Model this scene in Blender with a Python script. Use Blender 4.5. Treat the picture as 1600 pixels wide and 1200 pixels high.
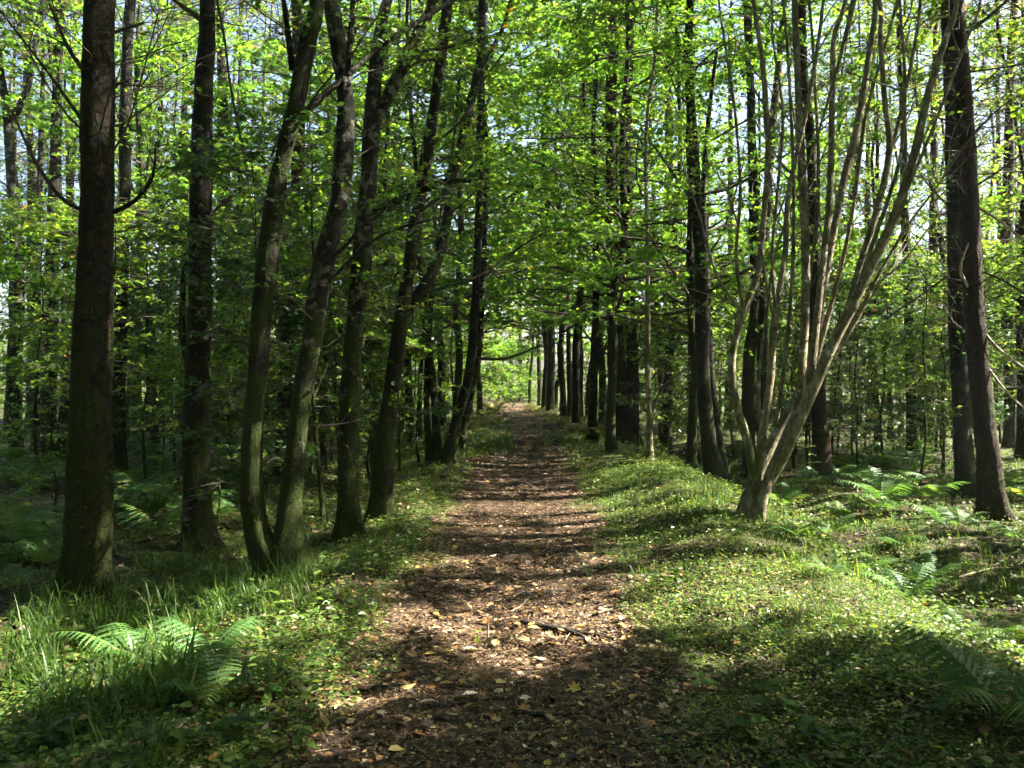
import bpy, math, numpy as np
from mathutils import Vector, Euler, Matrix

for o in list(bpy.data.objects):
    bpy.data.objects.remove(o)
scene = bpy.context.scene
COL = scene.collection

# ------------------------------------------------------------------ camera
CAM_H = 1.6
F = 1294.0            # focal length in photo pixels (1600 wide)
HOR = 590.0           # horizon row in the photo
cam_d = bpy.data.cameras.new('camera')
cam_d.sensor_width = 36.0
cam_d.lens = F / 1600.0 * 36.0
cam_d.clip_end = 5000.0
cam = bpy.data.objects.new('camera', cam_d)
cam.location = (0, 0, CAM_H)
cam.rotation_euler = (math.radians(90) - math.atan((600 - HOR) / F), 0, 0)
COL.objects.link(cam)
scene.camera = cam

# ------------------------------------------------------------------ sky and sun
SUN_EL = math.radians(41.0)
SUN_FWD = math.radians(5.0)     # the sun stands to the right, a little ahead
sun_dir = Vector((math.cos(SUN_EL) * math.cos(SUN_FWD), math.cos(SUN_EL) * math.sin(SUN_FWD), math.sin(SUN_EL)))
world = bpy.data.worlds.new('World')
scene.world = world
world.use_nodes = True
wn = world.node_tree
for n in list(wn.nodes):
    wn.nodes.remove(n)
sky = wn.nodes.new('ShaderNodeTexSky')
sky.sky_type = 'NISHITA'
sky.sun_disc = False
sky.sun_elevation = SUN_EL
sky.sun_rotation = math.atan2(sun_dir.x, sun_dir.y)
sky.air_density = 1.0
sky.dust_density = 2.4
sky.ozone_density = 1.0
bg = wn.nodes.new('ShaderNodeBackground')
bg.inputs['Strength'].default_value = 0.05
wo = wn.nodes.new('ShaderNodeOutputWorld')
wn.links.new(sky.outputs[0], bg.inputs[0])
wn.links.new(bg.outputs[0], wo.inputs[0])

sun_l = bpy.data.lights.new('sun', 'SUN')
sun_l.energy = 5.0
sun_l.angle = math.radians(0.5)
sun_l.color = (1.0, 0.93, 0.80)
sun = bpy.data.objects.new('sun', sun_l)
sun.rotation_euler = sun_dir.to_track_quat('Z', 'Y').to_euler()
sun.location = sun_dir * 60
COL.objects.link(sun)

scene.view_settings.view_transform = 'Standard'
scene.view_settings.look = 'None'
scene.view_settings.gamma = 1.0
scene.view_settings.exposure = 3.3
scene.render.engine = 'CYCLES'
scene.cycles.use_adaptive_sampling = True
scene.cycles.adaptive_threshold = 0.1
scene.cycles.adaptive_min_samples = 16
scene.cycles.debug_use_spatial_splits = True
scene.cycles.max_bounces = 4
scene.cycles.diffuse_bounces = 1
scene.cycles.glossy_bounces = 1
scene.cycles.transmission_bounces = 2
scene.cycles.transparent_max_bounces = 4
scene.cycles.sample_clamp_indirect = 6.0

RNG = np.random.default_rng(7)

# ------------------------------------------------------------------ small maths helpers
def nrm(v):
    return v / np.maximum(np.linalg.norm(v, axis=-1, keepdims=True), 1e-9)

def vnoise(P, seed=0):
    """value noise in -1..1 for points (...,3)"""
    P = np.asarray(P, dtype=np.float64)
    I = np.floor(P).astype(np.int64)
    f = P - I
    f = f * f * (3 - 2 * f)
    def h(ix, iy, iz):
        n = (ix * 374761393 + iy * 668265263 + iz * 2147483647 + seed * 1274126177) & 0xFFFFFFFF
        n = ((n ^ (n >> 13)) * 1274126177) & 0xFFFFFFFF
        n = (n ^ (n >> 16)) & 0xFFFF
        return n / 32767.5 - 1.0
    x, y, z = I[..., 0], I[..., 1], I[..., 2]
    fx, fy, fz = f[..., 0], f[..., 1], f[..., 2]
    def lerp(a, b, t):
        return a + (b - a) * t
    return lerp(lerp(lerp(h(x, y, z), h(x + 1, y, z), fx), lerp(h(x, y + 1, z), h(x + 1, y + 1, z), fx), fy),
                lerp(lerp(h(x, y, z + 1), h(x + 1, y, z + 1), fx), lerp(h(x, y + 1, z + 1), h(x + 1, y + 1, z + 1), fx), fy), fz)

def n2(x, y, s, seed):
    x = np.asarray(x, dtype=float); y = np.asarray(y, dtype=float)
    return vnoise(np.stack([x * s, y * s, np.zeros_like(x) + 0.37], -1), seed)

def sstep(a, b, x):
    t = np.clip((x - a) / (b - a), 0, 1)
    return t * t * (3 - 2 * t)

def path_c(y):
    return np.interp(y, [-20, 0, 5, 10, 20, 30, 36, 42, 50, 60, 100, 400],
                     [-0.3, -0.15, -0.06, 0.08, 0.25, 0.45, 0.35, -0.3, -2.0, -5.0, -20, -200])

def height(x, y):
    x = np.asarray(x, dtype=float); y = np.asarray(y, dtype=float)
    u = x - path_c(y)
    fade = 1 - sstep(60, 140, np.abs(y))
    hump = 0.24 * np.exp(-((u - 2.05) / 0.72) ** 2) * (0.75 + 0.4 * n2(x, y, 0.45, 3)) * (1 - sstep(12, 22, y))
    right = -0.34 * sstep(2.5, 4.0, u)
    left = -0.34 * sstep(1.5, 3.0, -u) + 0.05 * np.exp(-((u + 1.25) / 0.3) ** 2)
    ditch = -0.12 * np.exp(-((u - 4.2) / 0.5) ** 2) - 0.10 * np.exp(-((u + 3.0) / 0.45) ** 2)
    side = sstep(1.0, 3.0, np.abs(u))
    und = side * (0.10 * n2(x, y, 0.55, 5) + 0.16 * n2(x, y, 0.16, 6)) + 0.02 * n2(x, y, 1.7, 8) + sstep(0.6, 1.4, np.abs(u)) * 0.05 * n2(x, y, 2.6, 9)
    crown = -0.03 * np.exp(-(u / 0.6) ** 2)
    return (hump + right + left + ditch + und + crown) * fade + 0.25 * sstep(22, 45, y) * fade

def at(px, py, d):
    """photo pixel at depth d -> world point"""
    return np.array([(px - 800.0) / F * d, d, CAM_H + (HOR - py) / F * d])

def ground_hit(px, py):
    ds = np.concatenate([np.arange(2.4, 15, 0.02), np.arange(15, 90, 0.1)])
    X = (px - 800.0) / F * ds
    Z = CAM_H + (HOR - py) / F * ds
    H = height(X, ds)
    k = np.where(Z <= H)[0]
    d = ds[k[0]] if len(k) else 60.0
    return np.array([(px - 800.0) / F * d, d, float(height((px - 800.0) / F * d, d))])

# ------------------------------------------------------------------ mesh accumulation
class Geo:
    def __init__(s):
        s.V, s.Q, s.T, s.A, s.qm, s.tm, s.n = [], [], [], [], [], [], 0
    def add(s, V, Q=None, T=None, a=None, m=0):
        V = np.asarray(V, dtype=np.float64).reshape(-1, 3)
        s.V.append(V)
        s.A.append(np.full(len(V), 0.5) if a is None else np.asarray(a, dtype=float).reshape(-1))
        if Q is not None and len(Q):
            s.Q.append(np.asarray(Q).reshape(-1, 4) + s.n); s.qm.append(np.full(len(s.Q[-1]), m))
        if T is not None and len(T):
            s.T.append(np.asarray(T).reshape(-1, 3) + s.n); s.tm.append(np.full(len(s.T[-1]), m))
        s.n += len(V)
    def mesh(s, name, mats, smooth=True):
        me = bpy.data.meshes.new(name)
        V = np.concatenate(s.V) if s.V else np.zeros((0, 3))
        Q = np.concatenate(s.Q) if s.Q else np.zeros((0, 4), int)
        T = np.concatenate(s.T) if s.T else np.zeros((0, 3), int)
        nl = len(Q) * 4 + len(T) * 3
        me.vertices.add(len(V)); me.vertices.foreach_set('co', V.astype(np.float32).ravel())
        me.loops.add(nl); me.loops.foreach_set('vertex_index', np.concatenate([Q.ravel(), T.ravel()]).astype(np.int32))
        me.polygons.add(len(Q) + len(T))
        st = np.concatenate([np.arange(len(Q)) * 4, len(Q) * 4 + np.arange(len(T)) * 3]).astype(np.int32)
        me.polygons.foreach_set('loop_start', st)
        mi = np.concatenate((s.qm + s.tm) or [np.zeros(0)]).astype(np.int32)
        me.polygons.foreach_set('material_index', mi)
        me.polygons.foreach_set('use_smooth', np.full(len(Q) + len(T), smooth))
        at_ = me.attributes.new('v', 'FLOAT', 'POINT')
        at_.data.foreach_set('value', (np.concatenate(s.A) if s.A else np.zeros(0)).astype(np.float32))
        for m in mats:
            me.materials.append(m)
        me.update(calc_edges=True)
        me.validate()
        return me

def tubes(geo, pts, rad, S=5, a=0.5, m=0):
    """pts (N,K,3), rad (N,K)"""
    N, K, _ = pts.shape
    if N == 0:
        return
    t = nrm(np.gradient(pts, axis=1))
    mt = np.abs(nrm(t.mean(1)))
    ref = np.eye(3)[np.argmin(mt, axis=1)][:, None, :]
    n1 = nrm(ref - (ref * t).sum(-1, keepdims=True) * t)
    nn = np.cross(t, n1)
    th = np.arange(S) / S * 2 * np.pi
    V = pts[:, :, None, :] + rad[:, :, None, None] * (np.cos(th)[None, None, :, None] * n1[:, :, None, :] + np.sin(th)[None, None, :, None] * nn[:, :, None, :])
    idx = np.arange(N * K * S).reshape(N, K, S)
    A = idx[:, :-1, :]; B = np.roll(idx, -1, axis=2)[:, :-1, :]; C_ = np.roll(idx, -1, axis=2)[:, 1:, :]; D = idx[:, 1:, :]
    Q = np.stack([A, B, C_, D], -1).reshape(-1, 4)
    geo.add(V, Q, a=np.full(N * K * S, a), m=m)

LEAF = {
    'diamond': (np.array([[0, 0, 0], [.34, .45, .08], [0, 1, -.04], [-.34, .45, .08]]), np.array([[0, 1, 2, 3]]), None),
    'oval': (np.array([[0, 0, 0], [.27, .25, .07], [.29, .6, .08], [0, 1, -.08], [-.29, .6, .08], [-.27, .25, .07]]),
             np.array([[0, 1, 2, 3], [0, 3, 4, 5]]), None),
    'lance': (np.array([[0, 0, 0], [.10, .3, .02], [0, 1, -.05], [-.10, .3, .02]]), np.array([[0, 1, 2, 3]]), None),
    'needle': (np.array([[-.05, 0, 0], [.05, 0, 0], [.03, 1, .1], [-.03, 1, .1]]), np.array([[0, 1, 2, 3]]), None),
    'strip': (np.array([[-.12, 0, 0], [.12, 0, 0], [.07, 1, .05], [-.07, 1, .05]]), np.array([[0, 1, 2, 3]]), None),
}
def _maple():
    ang = [-90, -35, -5, 22, 45, 68, 90, 112, 135, 158, 185, 215]
    rr = [.42, .30, .52, .30, .62, .34, .68, .34, .62, .30, .52, .30]
    v = [[0, .42, -.03]]
    for a_, r_ in zip(ang, rr):
        v.append([r_ * math.cos(math.radians(a_)), .42 + r_ * math.sin(math.radians(a_)) * .9, .10 * r_ - .03 * (abs(a_ - 90) < 5)])
    n = len(ang)
    return np.array(v), None, np.array([[0, i + 1, (i + 1) % n + 1] for i in range(n)])
LEAF['maple'] = _maple()

def leaves(geo, P, D, Nn, size, v, kind='diamond', m=0):
    n = len(P)
    if n == 0:
        return
    tv, tq, tt = LEAF[kind]
    y = nrm(D); x = nrm(np.cross(y, Nn)); z = np.cross(x, y)
    V = P[:, None, :] + size[:, None, None] * (tv[None, :, 0, None] * x[:, None, :] + tv[None, :, 1, None] * y[:, None, :] + tv[None, :, 2, None] * z[:, None, :])
    k = len(tv)
    off = (np.arange(n) * k)[:, None, None]
    geo.add(V, (tq[None] + off).reshape(-1, 4) if tq is not None else None,
            (tt[None] + off).reshape(-1, 3) if tt is not None else None, a=np.repeat(v, k), m=m)

def grow(rng, S, D, L, K=6, wob=0.15, up=0.0):
    N = len(S)
    pts = np.zeros((N, K, 3)); pts[:, 0] = S
    d = nrm(np.asarray(D, dtype=float))
    st = (np.asarray(L) / (K - 1))[:, None] * np.ones((N, 1))
    for k in range(1, K):
        d = nrm(d + wob * rng.normal(size=(N, 3)) + np.array([0, 0, up]))
        pts[:, k] = pts[:, k - 1] + d * st
    return pts

def lin_r(r0, K, end=0.2):
    return np.asarray(r0)[:, None] * np.linspace(1, end, K)[None, :]

def sample_on(pts, idx, t):
    K = pts.shape[1]
    f = t * (K - 1); i = np.minimum(f.astype(int), K - 2); w = (f - i)[:, None]
    a, b = pts[idx, i], pts[idx, i + 1]
    return a * (1 - w) + b * w, nrm(b - a)

def kids(rng, pts, per, tmin, ang, flat=0.0, tmax=1.0):
    N = len(pts)
    idx = np.repeat(np.arange(N), per)
    t = rng.uniform(tmin, tmax, len(idx))
    P, T = sample_on(pts, idx, t)
    r = rng.normal(size=P.shape); r[:, 2] *= (1 - flat)
    perp = nrm(r - (r * T).sum(-1, keepdims=True) * T)
    a = np.radians(rng.uniform(ang[0], ang[1], len(idx)))[:, None]
    D = np.cos(a) * T + np.sin(a) * perp
    D[:, 2] *= (1 - 0.7 * flat)
    return idx, t, P, nrm(D)

def twig_leaves(rng, geo, pts, per, size, kind, flatn=0.45, vmid=0.5, vspread=0.22, spread=0.03, m=0, droop=0.15):
    N = len(pts)
    idx = np.repeat(np.arange(N), per)
    t = rng.uniform(0.15, 1.0, len(idx))
    P, T = sample_on(pts, idx, t)
    P = P + rng.normal(size=P.shape) * spread
    sd = np.where(rng.random(len(idx)) < .5, 1.0, -1.0)[:, None]
    side = nrm(np.cross(T, np.array([0, 0, 1.0]) + 1e-3)) * sd
    D = nrm(T * 0.6 + side * 0.8 + rng.normal(size=P.shape) * 0.3 + np.array([0, 0, -droop]))
    Nn = np.array([0, 0, 1.0]) + rng.normal(size=P.shape) * flatn
    sz = size * rng.uniform(0.6, 1.25, len(idx))
    tv = rng.normal(vmid, vspread * .5, N)
    v = np.clip(tv[idx] + rng.normal(0, vspread, len(idx)), 0, 1)
    leaves(geo, P, D, Nn, sz, v, kind, m)

# ------------------------------------------------------------------ materials
def mat(name):
    m = bpy.data.materials.new(name)
    m.use_nodes = True
    nt = m.node_tree
    for n in list(nt.nodes):
        nt.nodes.remove(n)
    return m, nt, nt.nodes.new, nt.links.new

def ramp(nt, stops):
    r = nt.nodes.new('ShaderNodeValToRGB')
    e = r.color_ramp.elements
    while len(e) > 1:
        e.remove(e[-1])
    e[0].position = stops[0][0]; e[0].color = (*stops[0][1], 1)
    for p, c in stops[1:]:
        k = e.new(p); k.color = (*c, 1)
    return r

def leaf_material(name, stops, trans=0.5, tboost=1.6, rough=0.45, spec=0.35, jitter=0.12):
    m, nt, N, L = mat(name)
    a = N('ShaderNodeAttribute'); a.attribute_name = 'v'
    oi = N('ShaderNodeObjectInfo')
    ad = N('ShaderNodeMath'); ad.operation = 'MULTIPLY_ADD'; ad.inputs[1].default_value = jitter; ad.inputs[2].default_value = -jitter * 0.5
    L(oi.outputs['Random'], ad.inputs[0])
    sm = N('ShaderNodeMath'); sm.operation = 'ADD'; sm.use_clamp = True
    L(a.outputs['Fac'], sm.inputs[0]); L(ad.outputs[0], sm.inputs[1])
    r = ramp(nt, stops); L(sm.outputs[0], r.inputs[0])
    p = N('ShaderNodeBsdfPrincipled')
    p.inputs['Roughness'].default_value = rough
    p.inputs['Specular IOR Level'].default_value = spec
    L(r.outputs[0], p.inputs['Base Color'])
    t = N('ShaderNodeBsdfTranslucent')
    mx = N('ShaderNodeMixRGB'); mx.blend_type = 'MULTIPLY'; mx.inputs[0].default_value = 1.0
    mx.inputs[2].default_value = (tboost * 1.20, tboost * 1.08, tboost * 0.50, 1)
    L(r.outputs[0], mx.inputs[1]); L(mx.outputs[0], t.inputs['Color'])
    ms = N('ShaderNodeMixShader'); ms.inputs[0].default_value = trans
    L(p.outputs[0], ms.inputs[1]); L(t.outputs[0], ms.inputs[2])
    o = N('ShaderNodeOutputMaterial'); L(ms.outputs[0], o.inputs[0])
    return m

def bark_material(name, dark, mid, light, moss=0.3, moss_low=0.3, lichen=0.0, scale=9.0, stretch=0.3, bump=0.5,
                  mossc=(0.085, 0.125, 0.014), lichc=(0.42, 0.43, 0.36), scaly=0.0):
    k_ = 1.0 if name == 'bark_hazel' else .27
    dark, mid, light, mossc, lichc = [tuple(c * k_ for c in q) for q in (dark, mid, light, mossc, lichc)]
    m, nt, N, L = mat(name)
    tc = N('ShaderNodeTexCoord'); oi = N('ShaderNodeObjectInfo')
    mul = N('ShaderNodeMath'); mul.operation = 'MULTIPLY'; mul.inputs[1].default_value = 37.0
    L(oi.outputs['Random'], mul.inputs[0])
    va = N('ShaderNodeVectorMath'); va.operation = 'ADD'
    L(tc.outputs['Object'], va.inputs[0]); L(mul.outputs[0], va.inputs[1])
    mp = N('ShaderNodeMapping'); mp.inputs['Scale'].default_value = (scale, scale, scale * stretch)
    L(va.outputs[0], mp.inputs[0])
    no = N('ShaderNodeTexNoise'); no.inputs['Scale'].default_value = 1.6; no.inputs['Detail'].default_value = 7; no.inputs['Roughness'].default_value = .65
    L(mp.outputs[0], no.inputs[0])
    vo = N('ShaderNodeTexVoronoi'); vo.feature = 'DISTANCE_TO_EDGE'; vo.inputs['Scale'].default_value = 1.5
    dis = N('ShaderNodeVectorMath'); dis.operation = 'MULTIPLY_ADD'
    dis.inputs[1].default_value = (.9, .9, .9)
    L(no.outputs['Color'], dis.inputs[0]); L(mp.outputs[0], dis.inputs[2]); L(dis.outputs[0], vo.inputs[0])
    r = ramp(nt, [(0.30, dark), (0.5, mid), (0.72, light)]); L(no.outputs[0], r.inputs[0])
    ck = N('ShaderNodeMapRange'); ck.inputs[1].default_value = 0.0; ck.inputs[2].default_value = 0.10; ck.inputs[3].default_value = 0.35; ck.inputs[4].default_value = 1.0
    L(vo.outputs['Distance'], ck.inputs[0])
    cm = N('ShaderNodeMixRGB'); cm.blend_type = 'MULTIPLY'; cm.inputs[0].default_value = 0.8
    L(r.outputs[0], cm.inputs[1]); L(ck.outputs[0], cm.inputs[2])
    col = cm.outputs[0]
    if lichen > 0:
        l1 = N('ShaderNodeTexNoise'); l1.inputs['Scale'].default_value = 7.0; l1.inputs['Detail'].default_value = 5; l1.inputs['Roughness'].default_value = .7
        L(va.outputs[0], l1.inputs[0])
        l2 = N('ShaderNodeMapRange'); l2.inputs[1].default_value = 0.62 - 0.22 * lichen; l2.inputs[2].default_value = 0.67 - 0.2 * lichen
        L(l1.outputs[0], l2.inputs[0])
        lm = N('ShaderNodeMixRGB'); lm.inputs[2].default_value = (*lichc, 1)
        L(l2.outputs[0], lm.inputs[0]); L(col, lm.inputs[1]); col = lm.outputs[0]
    if moss > 0 or moss_low > 0:
        m1 = N('ShaderNodeTexNoise'); m1.inputs['Scale'].default_value = 3.2; m1.inputs['Detail'].default_value = 8; m1.inputs['Roughness'].default_value = .68
        L(va.outputs[0], m1.inputs[0])
        sp = N('ShaderNodeSeparateXYZ'); L(tc.outputs['Object'], sp.inputs[0])
        hz = N('ShaderNodeMapRange'); hz.inputs[1].default_value = 0.0; hz.inputs[2].default_value = 3.0; hz.inputs[3].default_value = moss_low * 0.35; hz.inputs[4].default_value = 0.0
        L(sp.outputs[2], hz.inputs[0])
        su = N('ShaderNodeMath'); su.operation = 'ADD'; L(m1.outputs[0], su.inputs[0]); L(hz.outputs[0], su.inputs[1])
        mr = N('ShaderNodeMapRange'); mr.inputs[1].default_value = 0.66 - 0.3 * moss; mr.inputs[2].default_value = 0.76 - 0.3 * moss
        L(su.outputs[0], mr.inputs[0])
        mn = N('ShaderNodeTexNoise'); mn.inputs['Scale'].default_value = 60; L(tc.outputs['Object'], mn.inputs[0])
        mrp = ramp(nt, [(0.3, tuple(c * 0.45 for c in mossc)), (0.7, tuple(c * 1.35 for c in mossc))]); L(mn.outputs[0], mrp.inputs[0])
        mm = N('ShaderNodeMixRGB'); L(mr.outputs[0], mm.inputs[0]); L(col, mm.inputs[1]); L(mrp.outputs[0], mm.inputs[2])
        col = mm.outputs[0]
    p = N('ShaderNodeBsdfPrincipled'); p.inputs['Roughness'].default_value = 0.85; p.inputs['Specular IOR Level'].default_value = 0.2
    L(col, p.inputs['Base Color'])
    hs = N('ShaderNodeMath'); hs.operation = 'MULTIPLY_ADD'; hs.inputs[1].default_value = 0.6
    L(ck.outputs[0], hs.inputs[0]); L(no.outputs[0], hs.inputs[2])
    b = N('ShaderNodeBump'); b.inputs['Strength'].default_value = bump; b.inputs['Distance'].default_value = 0.05
    L(hs.outputs[0], b.inputs['Height']); L(b.outputs[0], p.inputs['Normal'])
    o = N('ShaderNodeOutputMaterial'); L(p.outputs[0], o.inputs[0])
    return m

def plain_material(name, c1, c2, scale=20, rough=.8, bump=.3):
    m, nt, N, L = mat(name)
    tc = N('ShaderNodeTexCoord'); no = N('ShaderNodeTexNoise'); no.inputs['Scale'].default_value = scale; no.inputs['Detail'].default_value = 6
    L(tc.outputs['Object'], no.inputs[0])
    r = ramp(nt, [(0.35, c1), (0.65, c2)]); L(no.outputs[0], r.inputs[0])
    p = N('ShaderNodeBsdfPrincipled'); p.inputs['Roughness'].default_value = rough; p.inputs['Specular IOR Level'].default_value = .25
    L(r.outputs[0], p.inputs['Base Color'])
    b = N('ShaderNodeBump'); b.inputs['Strength'].default_value = bump; b.inputs['Distance'].default_value = .01
    L(no.outputs[0], b.inputs['Height']); L(b.outputs[0], p.inputs['Normal'])
    o = N('ShaderNodeOutputMaterial'); L(p.outputs[0], o.inputs[0])
    return m

def ground_material(name, stops, patch, patch_amt, litter=0.6, lscale=22.0):
    m, nt, N, L = mat(name)
    tc = N('ShaderNodeTexCoord')
    n1 = N('ShaderNodeTexNoise'); n1.inputs['Scale'].default_value = 38; n1.inputs['Detail'].default_value = 8; n1.inputs['Roughness'].default_value = .7
    L(tc.outputs['Object'], n1.inputs[0])
    dis = N('ShaderNodeVectorMath'); dis.operation = 'MULTIPLY_ADD'; dis.inputs[1].default_value = (.06, .06, .06)
    L(n1.outputs['Color'], dis.inputs[0]); L(tc.outputs['Object'], dis.inputs[2])
    vo = N('ShaderNodeTexVoronoi'); vo.inputs['Scale'].default_value = lscale; L(dis.outputs[0], vo.inputs[0])
    sepc = N('ShaderNodeSeparateColor'); L(vo.outputs['Color'], sepc.inputs[0])
    mixv = N('ShaderNodeMix'); mixv.inputs[0].default_value = litter
    L(n1.outputs[0], mixv.inputs[2]); L(sepc.outputs[0], mixv.inputs[3])
    r = ramp(nt, stops); L(mixv.outputs[0], r.inputs[0])
    n2_ = N('ShaderNodeTexNoise'); n2_.inputs['Scale'].default_value = 1.1; n2_.inputs['Detail'].default_value = 9; n2_.inputs['Roughness'].default_value = .7
    L(tc.outputs['Object'], n2_.inputs[0])
    mr = N('ShaderNodeMapRange'); mr.inputs[1].default_value = 0.62 - patch_amt * .3; mr.inputs[2].default_value = 0.74 - patch_amt * .3
    L(n2_.outputs[0], mr.inputs[0])
    pr = ramp(nt, [(0.3, tuple(c * .4 for c in patch)), (0.7, tuple(c * 1.3 for c in patch))]); L(n1.outputs[0], pr.inputs[0])
    mx = N('ShaderNodeMixRGB'); L(mr.outputs[0], mx.inputs[0]); L(r.outputs[0], mx.inputs[1]); L(pr.outputs[0], mx.inputs[2])
    p = N('ShaderNodeBsdfPrincipled'); p.inputs['Roughness'].default_value = .85; p.inputs['Specular IOR Level'].default_value = .2
    L(mx.outputs[0], p.inputs['Base Color'])
    hh = N('ShaderNodeMath'); hh.operation = 'ADD'; L(sepc.outputs[1], hh.inputs[0]); L(n1.outputs[0], hh.inputs[1])
    b = N('ShaderNodeBump'); b.inputs['Strength'].default_value = .8; b.inputs['Distance'].default_value = .03
    L(hh.outputs[0], b.inputs['Height']); L(b.outputs[0], p.inputs['Normal'])
    o = N('ShaderNodeOutputMaterial'); L(p.outputs[0], o.inputs[0])
    return m

M = {}
M['leaf_broad'] = leaf_material('leaf_broad', [(0.0, (.022, .060, .012)), (.35, (.048, .110, .018)), (.6, (.092, .170, .024)), (.84, (.17, .235, .034)), (.965, (.25, .25, .04)), (1, (.25, .15, .03))], .55, 1.9)
M['leaf_bright'] = leaf_material('leaf_bright', [(0.0, (.035, .09, .016)), (.4, (.062, .15, .022)), (.7, (.105, .205, .030)), (.94, (.18, .25, .04)), (1, (.28, .27, .05))], .58, 2.1)
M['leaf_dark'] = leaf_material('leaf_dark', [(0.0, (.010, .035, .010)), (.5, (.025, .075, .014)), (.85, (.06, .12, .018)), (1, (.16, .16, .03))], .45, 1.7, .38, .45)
M['needle'] = leaf_material('needle', [(0.0, (.04, .055, .018)), (.5, (.10, .115, .032)), (.85, (.17, .17, .05)), (1, (.24, .17, .06))], .45, 1.8)
M['cover'] = leaf_material('cover', [(0.0, (.025, .06, .014)), (.45, (.085, .15, .03)), (.75, (.17, .235, .05)), (.93, (.30, .31, .10)), (1, (.34, .20, .07))], .42, 1.7, .42, .4)
M['grass'] = leaf_material('grass', [(0.0, (.018, .05, .012)), (.5, (.045, .10, .02)), (.85, (.09, .15, .032)), (.95, (.22, .2, .07)), (1, (.28, .22, .10))], .45, 1.8, .45, .3)
M['fern'] = leaf_material('fern', [(0.0, (.03, .085, .026)), (.5, (.06, .135, .034)), (.85, (.11, .18, .04)), (1, (.25, .18, .05))], .42, 1.6, .5, .25, .5)
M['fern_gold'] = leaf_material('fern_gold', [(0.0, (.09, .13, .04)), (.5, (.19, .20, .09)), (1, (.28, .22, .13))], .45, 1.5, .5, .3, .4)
M['moss'] = leaf_material('moss', [(0.0, (.012, .022, .003)), (.5, (.042, .066, .008)), (1, (.11, .13, .016))], .25, 1.3, .8, .1)
M['litter'] = leaf_material('litter', [(0.0, (.014, .009, .006)), (.3, (.040, .024, .014)), (.55, (.105, .062, .032)), (.70, (.27, .18, .10)), (.8, (.30, .13, .035)), (.88, (.42, .31, .19)), (.95, (.45, .33, .06)), (1, (.52, .46, .38))], .12, 1.2, .55, .35)
M['needles_litter'] = leaf_material('needles_litter', [(0.0, (.05, .032, .020)), (.5, (.14, .092, .052)), (1, (.36, .27, .16))], .05, 1.0, .6, .2)
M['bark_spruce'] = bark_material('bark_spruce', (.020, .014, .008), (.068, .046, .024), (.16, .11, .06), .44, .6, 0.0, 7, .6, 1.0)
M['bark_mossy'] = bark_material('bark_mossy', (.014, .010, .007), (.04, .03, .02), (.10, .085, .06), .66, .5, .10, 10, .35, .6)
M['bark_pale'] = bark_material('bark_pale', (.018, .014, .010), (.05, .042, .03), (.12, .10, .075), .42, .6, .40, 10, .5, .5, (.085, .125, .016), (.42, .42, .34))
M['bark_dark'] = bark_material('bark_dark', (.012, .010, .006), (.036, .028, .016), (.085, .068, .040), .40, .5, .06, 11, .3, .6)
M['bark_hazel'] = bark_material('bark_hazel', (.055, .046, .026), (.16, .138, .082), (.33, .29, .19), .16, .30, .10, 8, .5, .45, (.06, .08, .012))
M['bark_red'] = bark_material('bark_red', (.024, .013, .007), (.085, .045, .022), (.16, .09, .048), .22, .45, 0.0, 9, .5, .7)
M['twig'] = plain_material('twig', (.022, .016, .011), (.075, .06, .042), 14)
M['twig_pale'] = plain_material('twig_pale', (.07, .06, .045), (.20, .17, .13), 10)
M['stick'] = plain_material('stick', (.010, .008, .006), (.035, .028, .02), 30, .7, .6)
M['stick_pale'] = plain_material('stick_pale', (.16, .13, .09), (.34, .29, .2), 25, .7, .5)
M['ground'] = ground_material('ground', [(0.15, (.008, .006, .004)), (.4, (.022, .014, .009)), (.65, (.05, .028, .016)), (.9, (.09, .055, .03))], (.055, .075, .014), .65)
M['path'] = ground_material('path', [(0.1, (.015, .011, .008)), (.35, (.042, .027, .017)), (.6, (.085, .053, .031)), (.82, (.15, .105, .068)), (.97, (.30, .23, .15))], (.025, .018, .013), .45, .75, 26.0)

# ------------------------------------------------------------------ object helpers
def empty(name, loc, rz=0.0):
    o = bpy.data.objects.new(name, None)
    o.empty_display_size = 0.2
    o.location = tuple(float(c) for c in loc); o.rotation_euler = (0, 0, rz)
    COL.objects.link(o)
    return o

def part(name, me, parent, loc=None, rot=None, scl=None, kind=None):
    o = bpy.data.objects.new(name, me)
    COL.objects.link(o)
    o.parent = parent
    if loc is not None: o.location = loc
    if rot is not None: o.rotation_euler = rot
    if scl is not None: o.scale = scl
    if kind: o['kind'] = kind
    return o

def tag(o, label, cat, group=None):
    o['label'] = label; o['category'] = cat
    if group: o['group'] = group
    return o

def structure(name, me):
    o = bpy.data.objects.new(name, me); COL.objects.link(o); o['kind'] = 'structure'
    return o

def stuff(name, me, label, cat):
    o = bpy.data.objects.new(name, me); COL.objects.link(o); o['kind'] = 'stuff'
    o['label'] = label; o['category'] = cat
    return o

# ------------------------------------------------------------------ ground and path
def sheet(name, xs, ys, zf, mt, xoff=None):
    X, Y = np.meshgrid(xs, ys)
    if xoff is not None:
        X = xoff(X, Y)
    Z = zf(X, Y)
    g = Geo()
    ny, nx = X.shape
    idx = np.arange(nx * ny).reshape(ny, nx)
    Q = np.stack([idx[:-1, :-1], idx[:-1, 1:], idx[1:, 1:], idx[1:, :-1]], -1).reshape(-1, 4)
    g.add(np.stack([X, Y, Z], -1), Q)
    return structure(name, g.mesh(name, [mt]))

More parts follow.
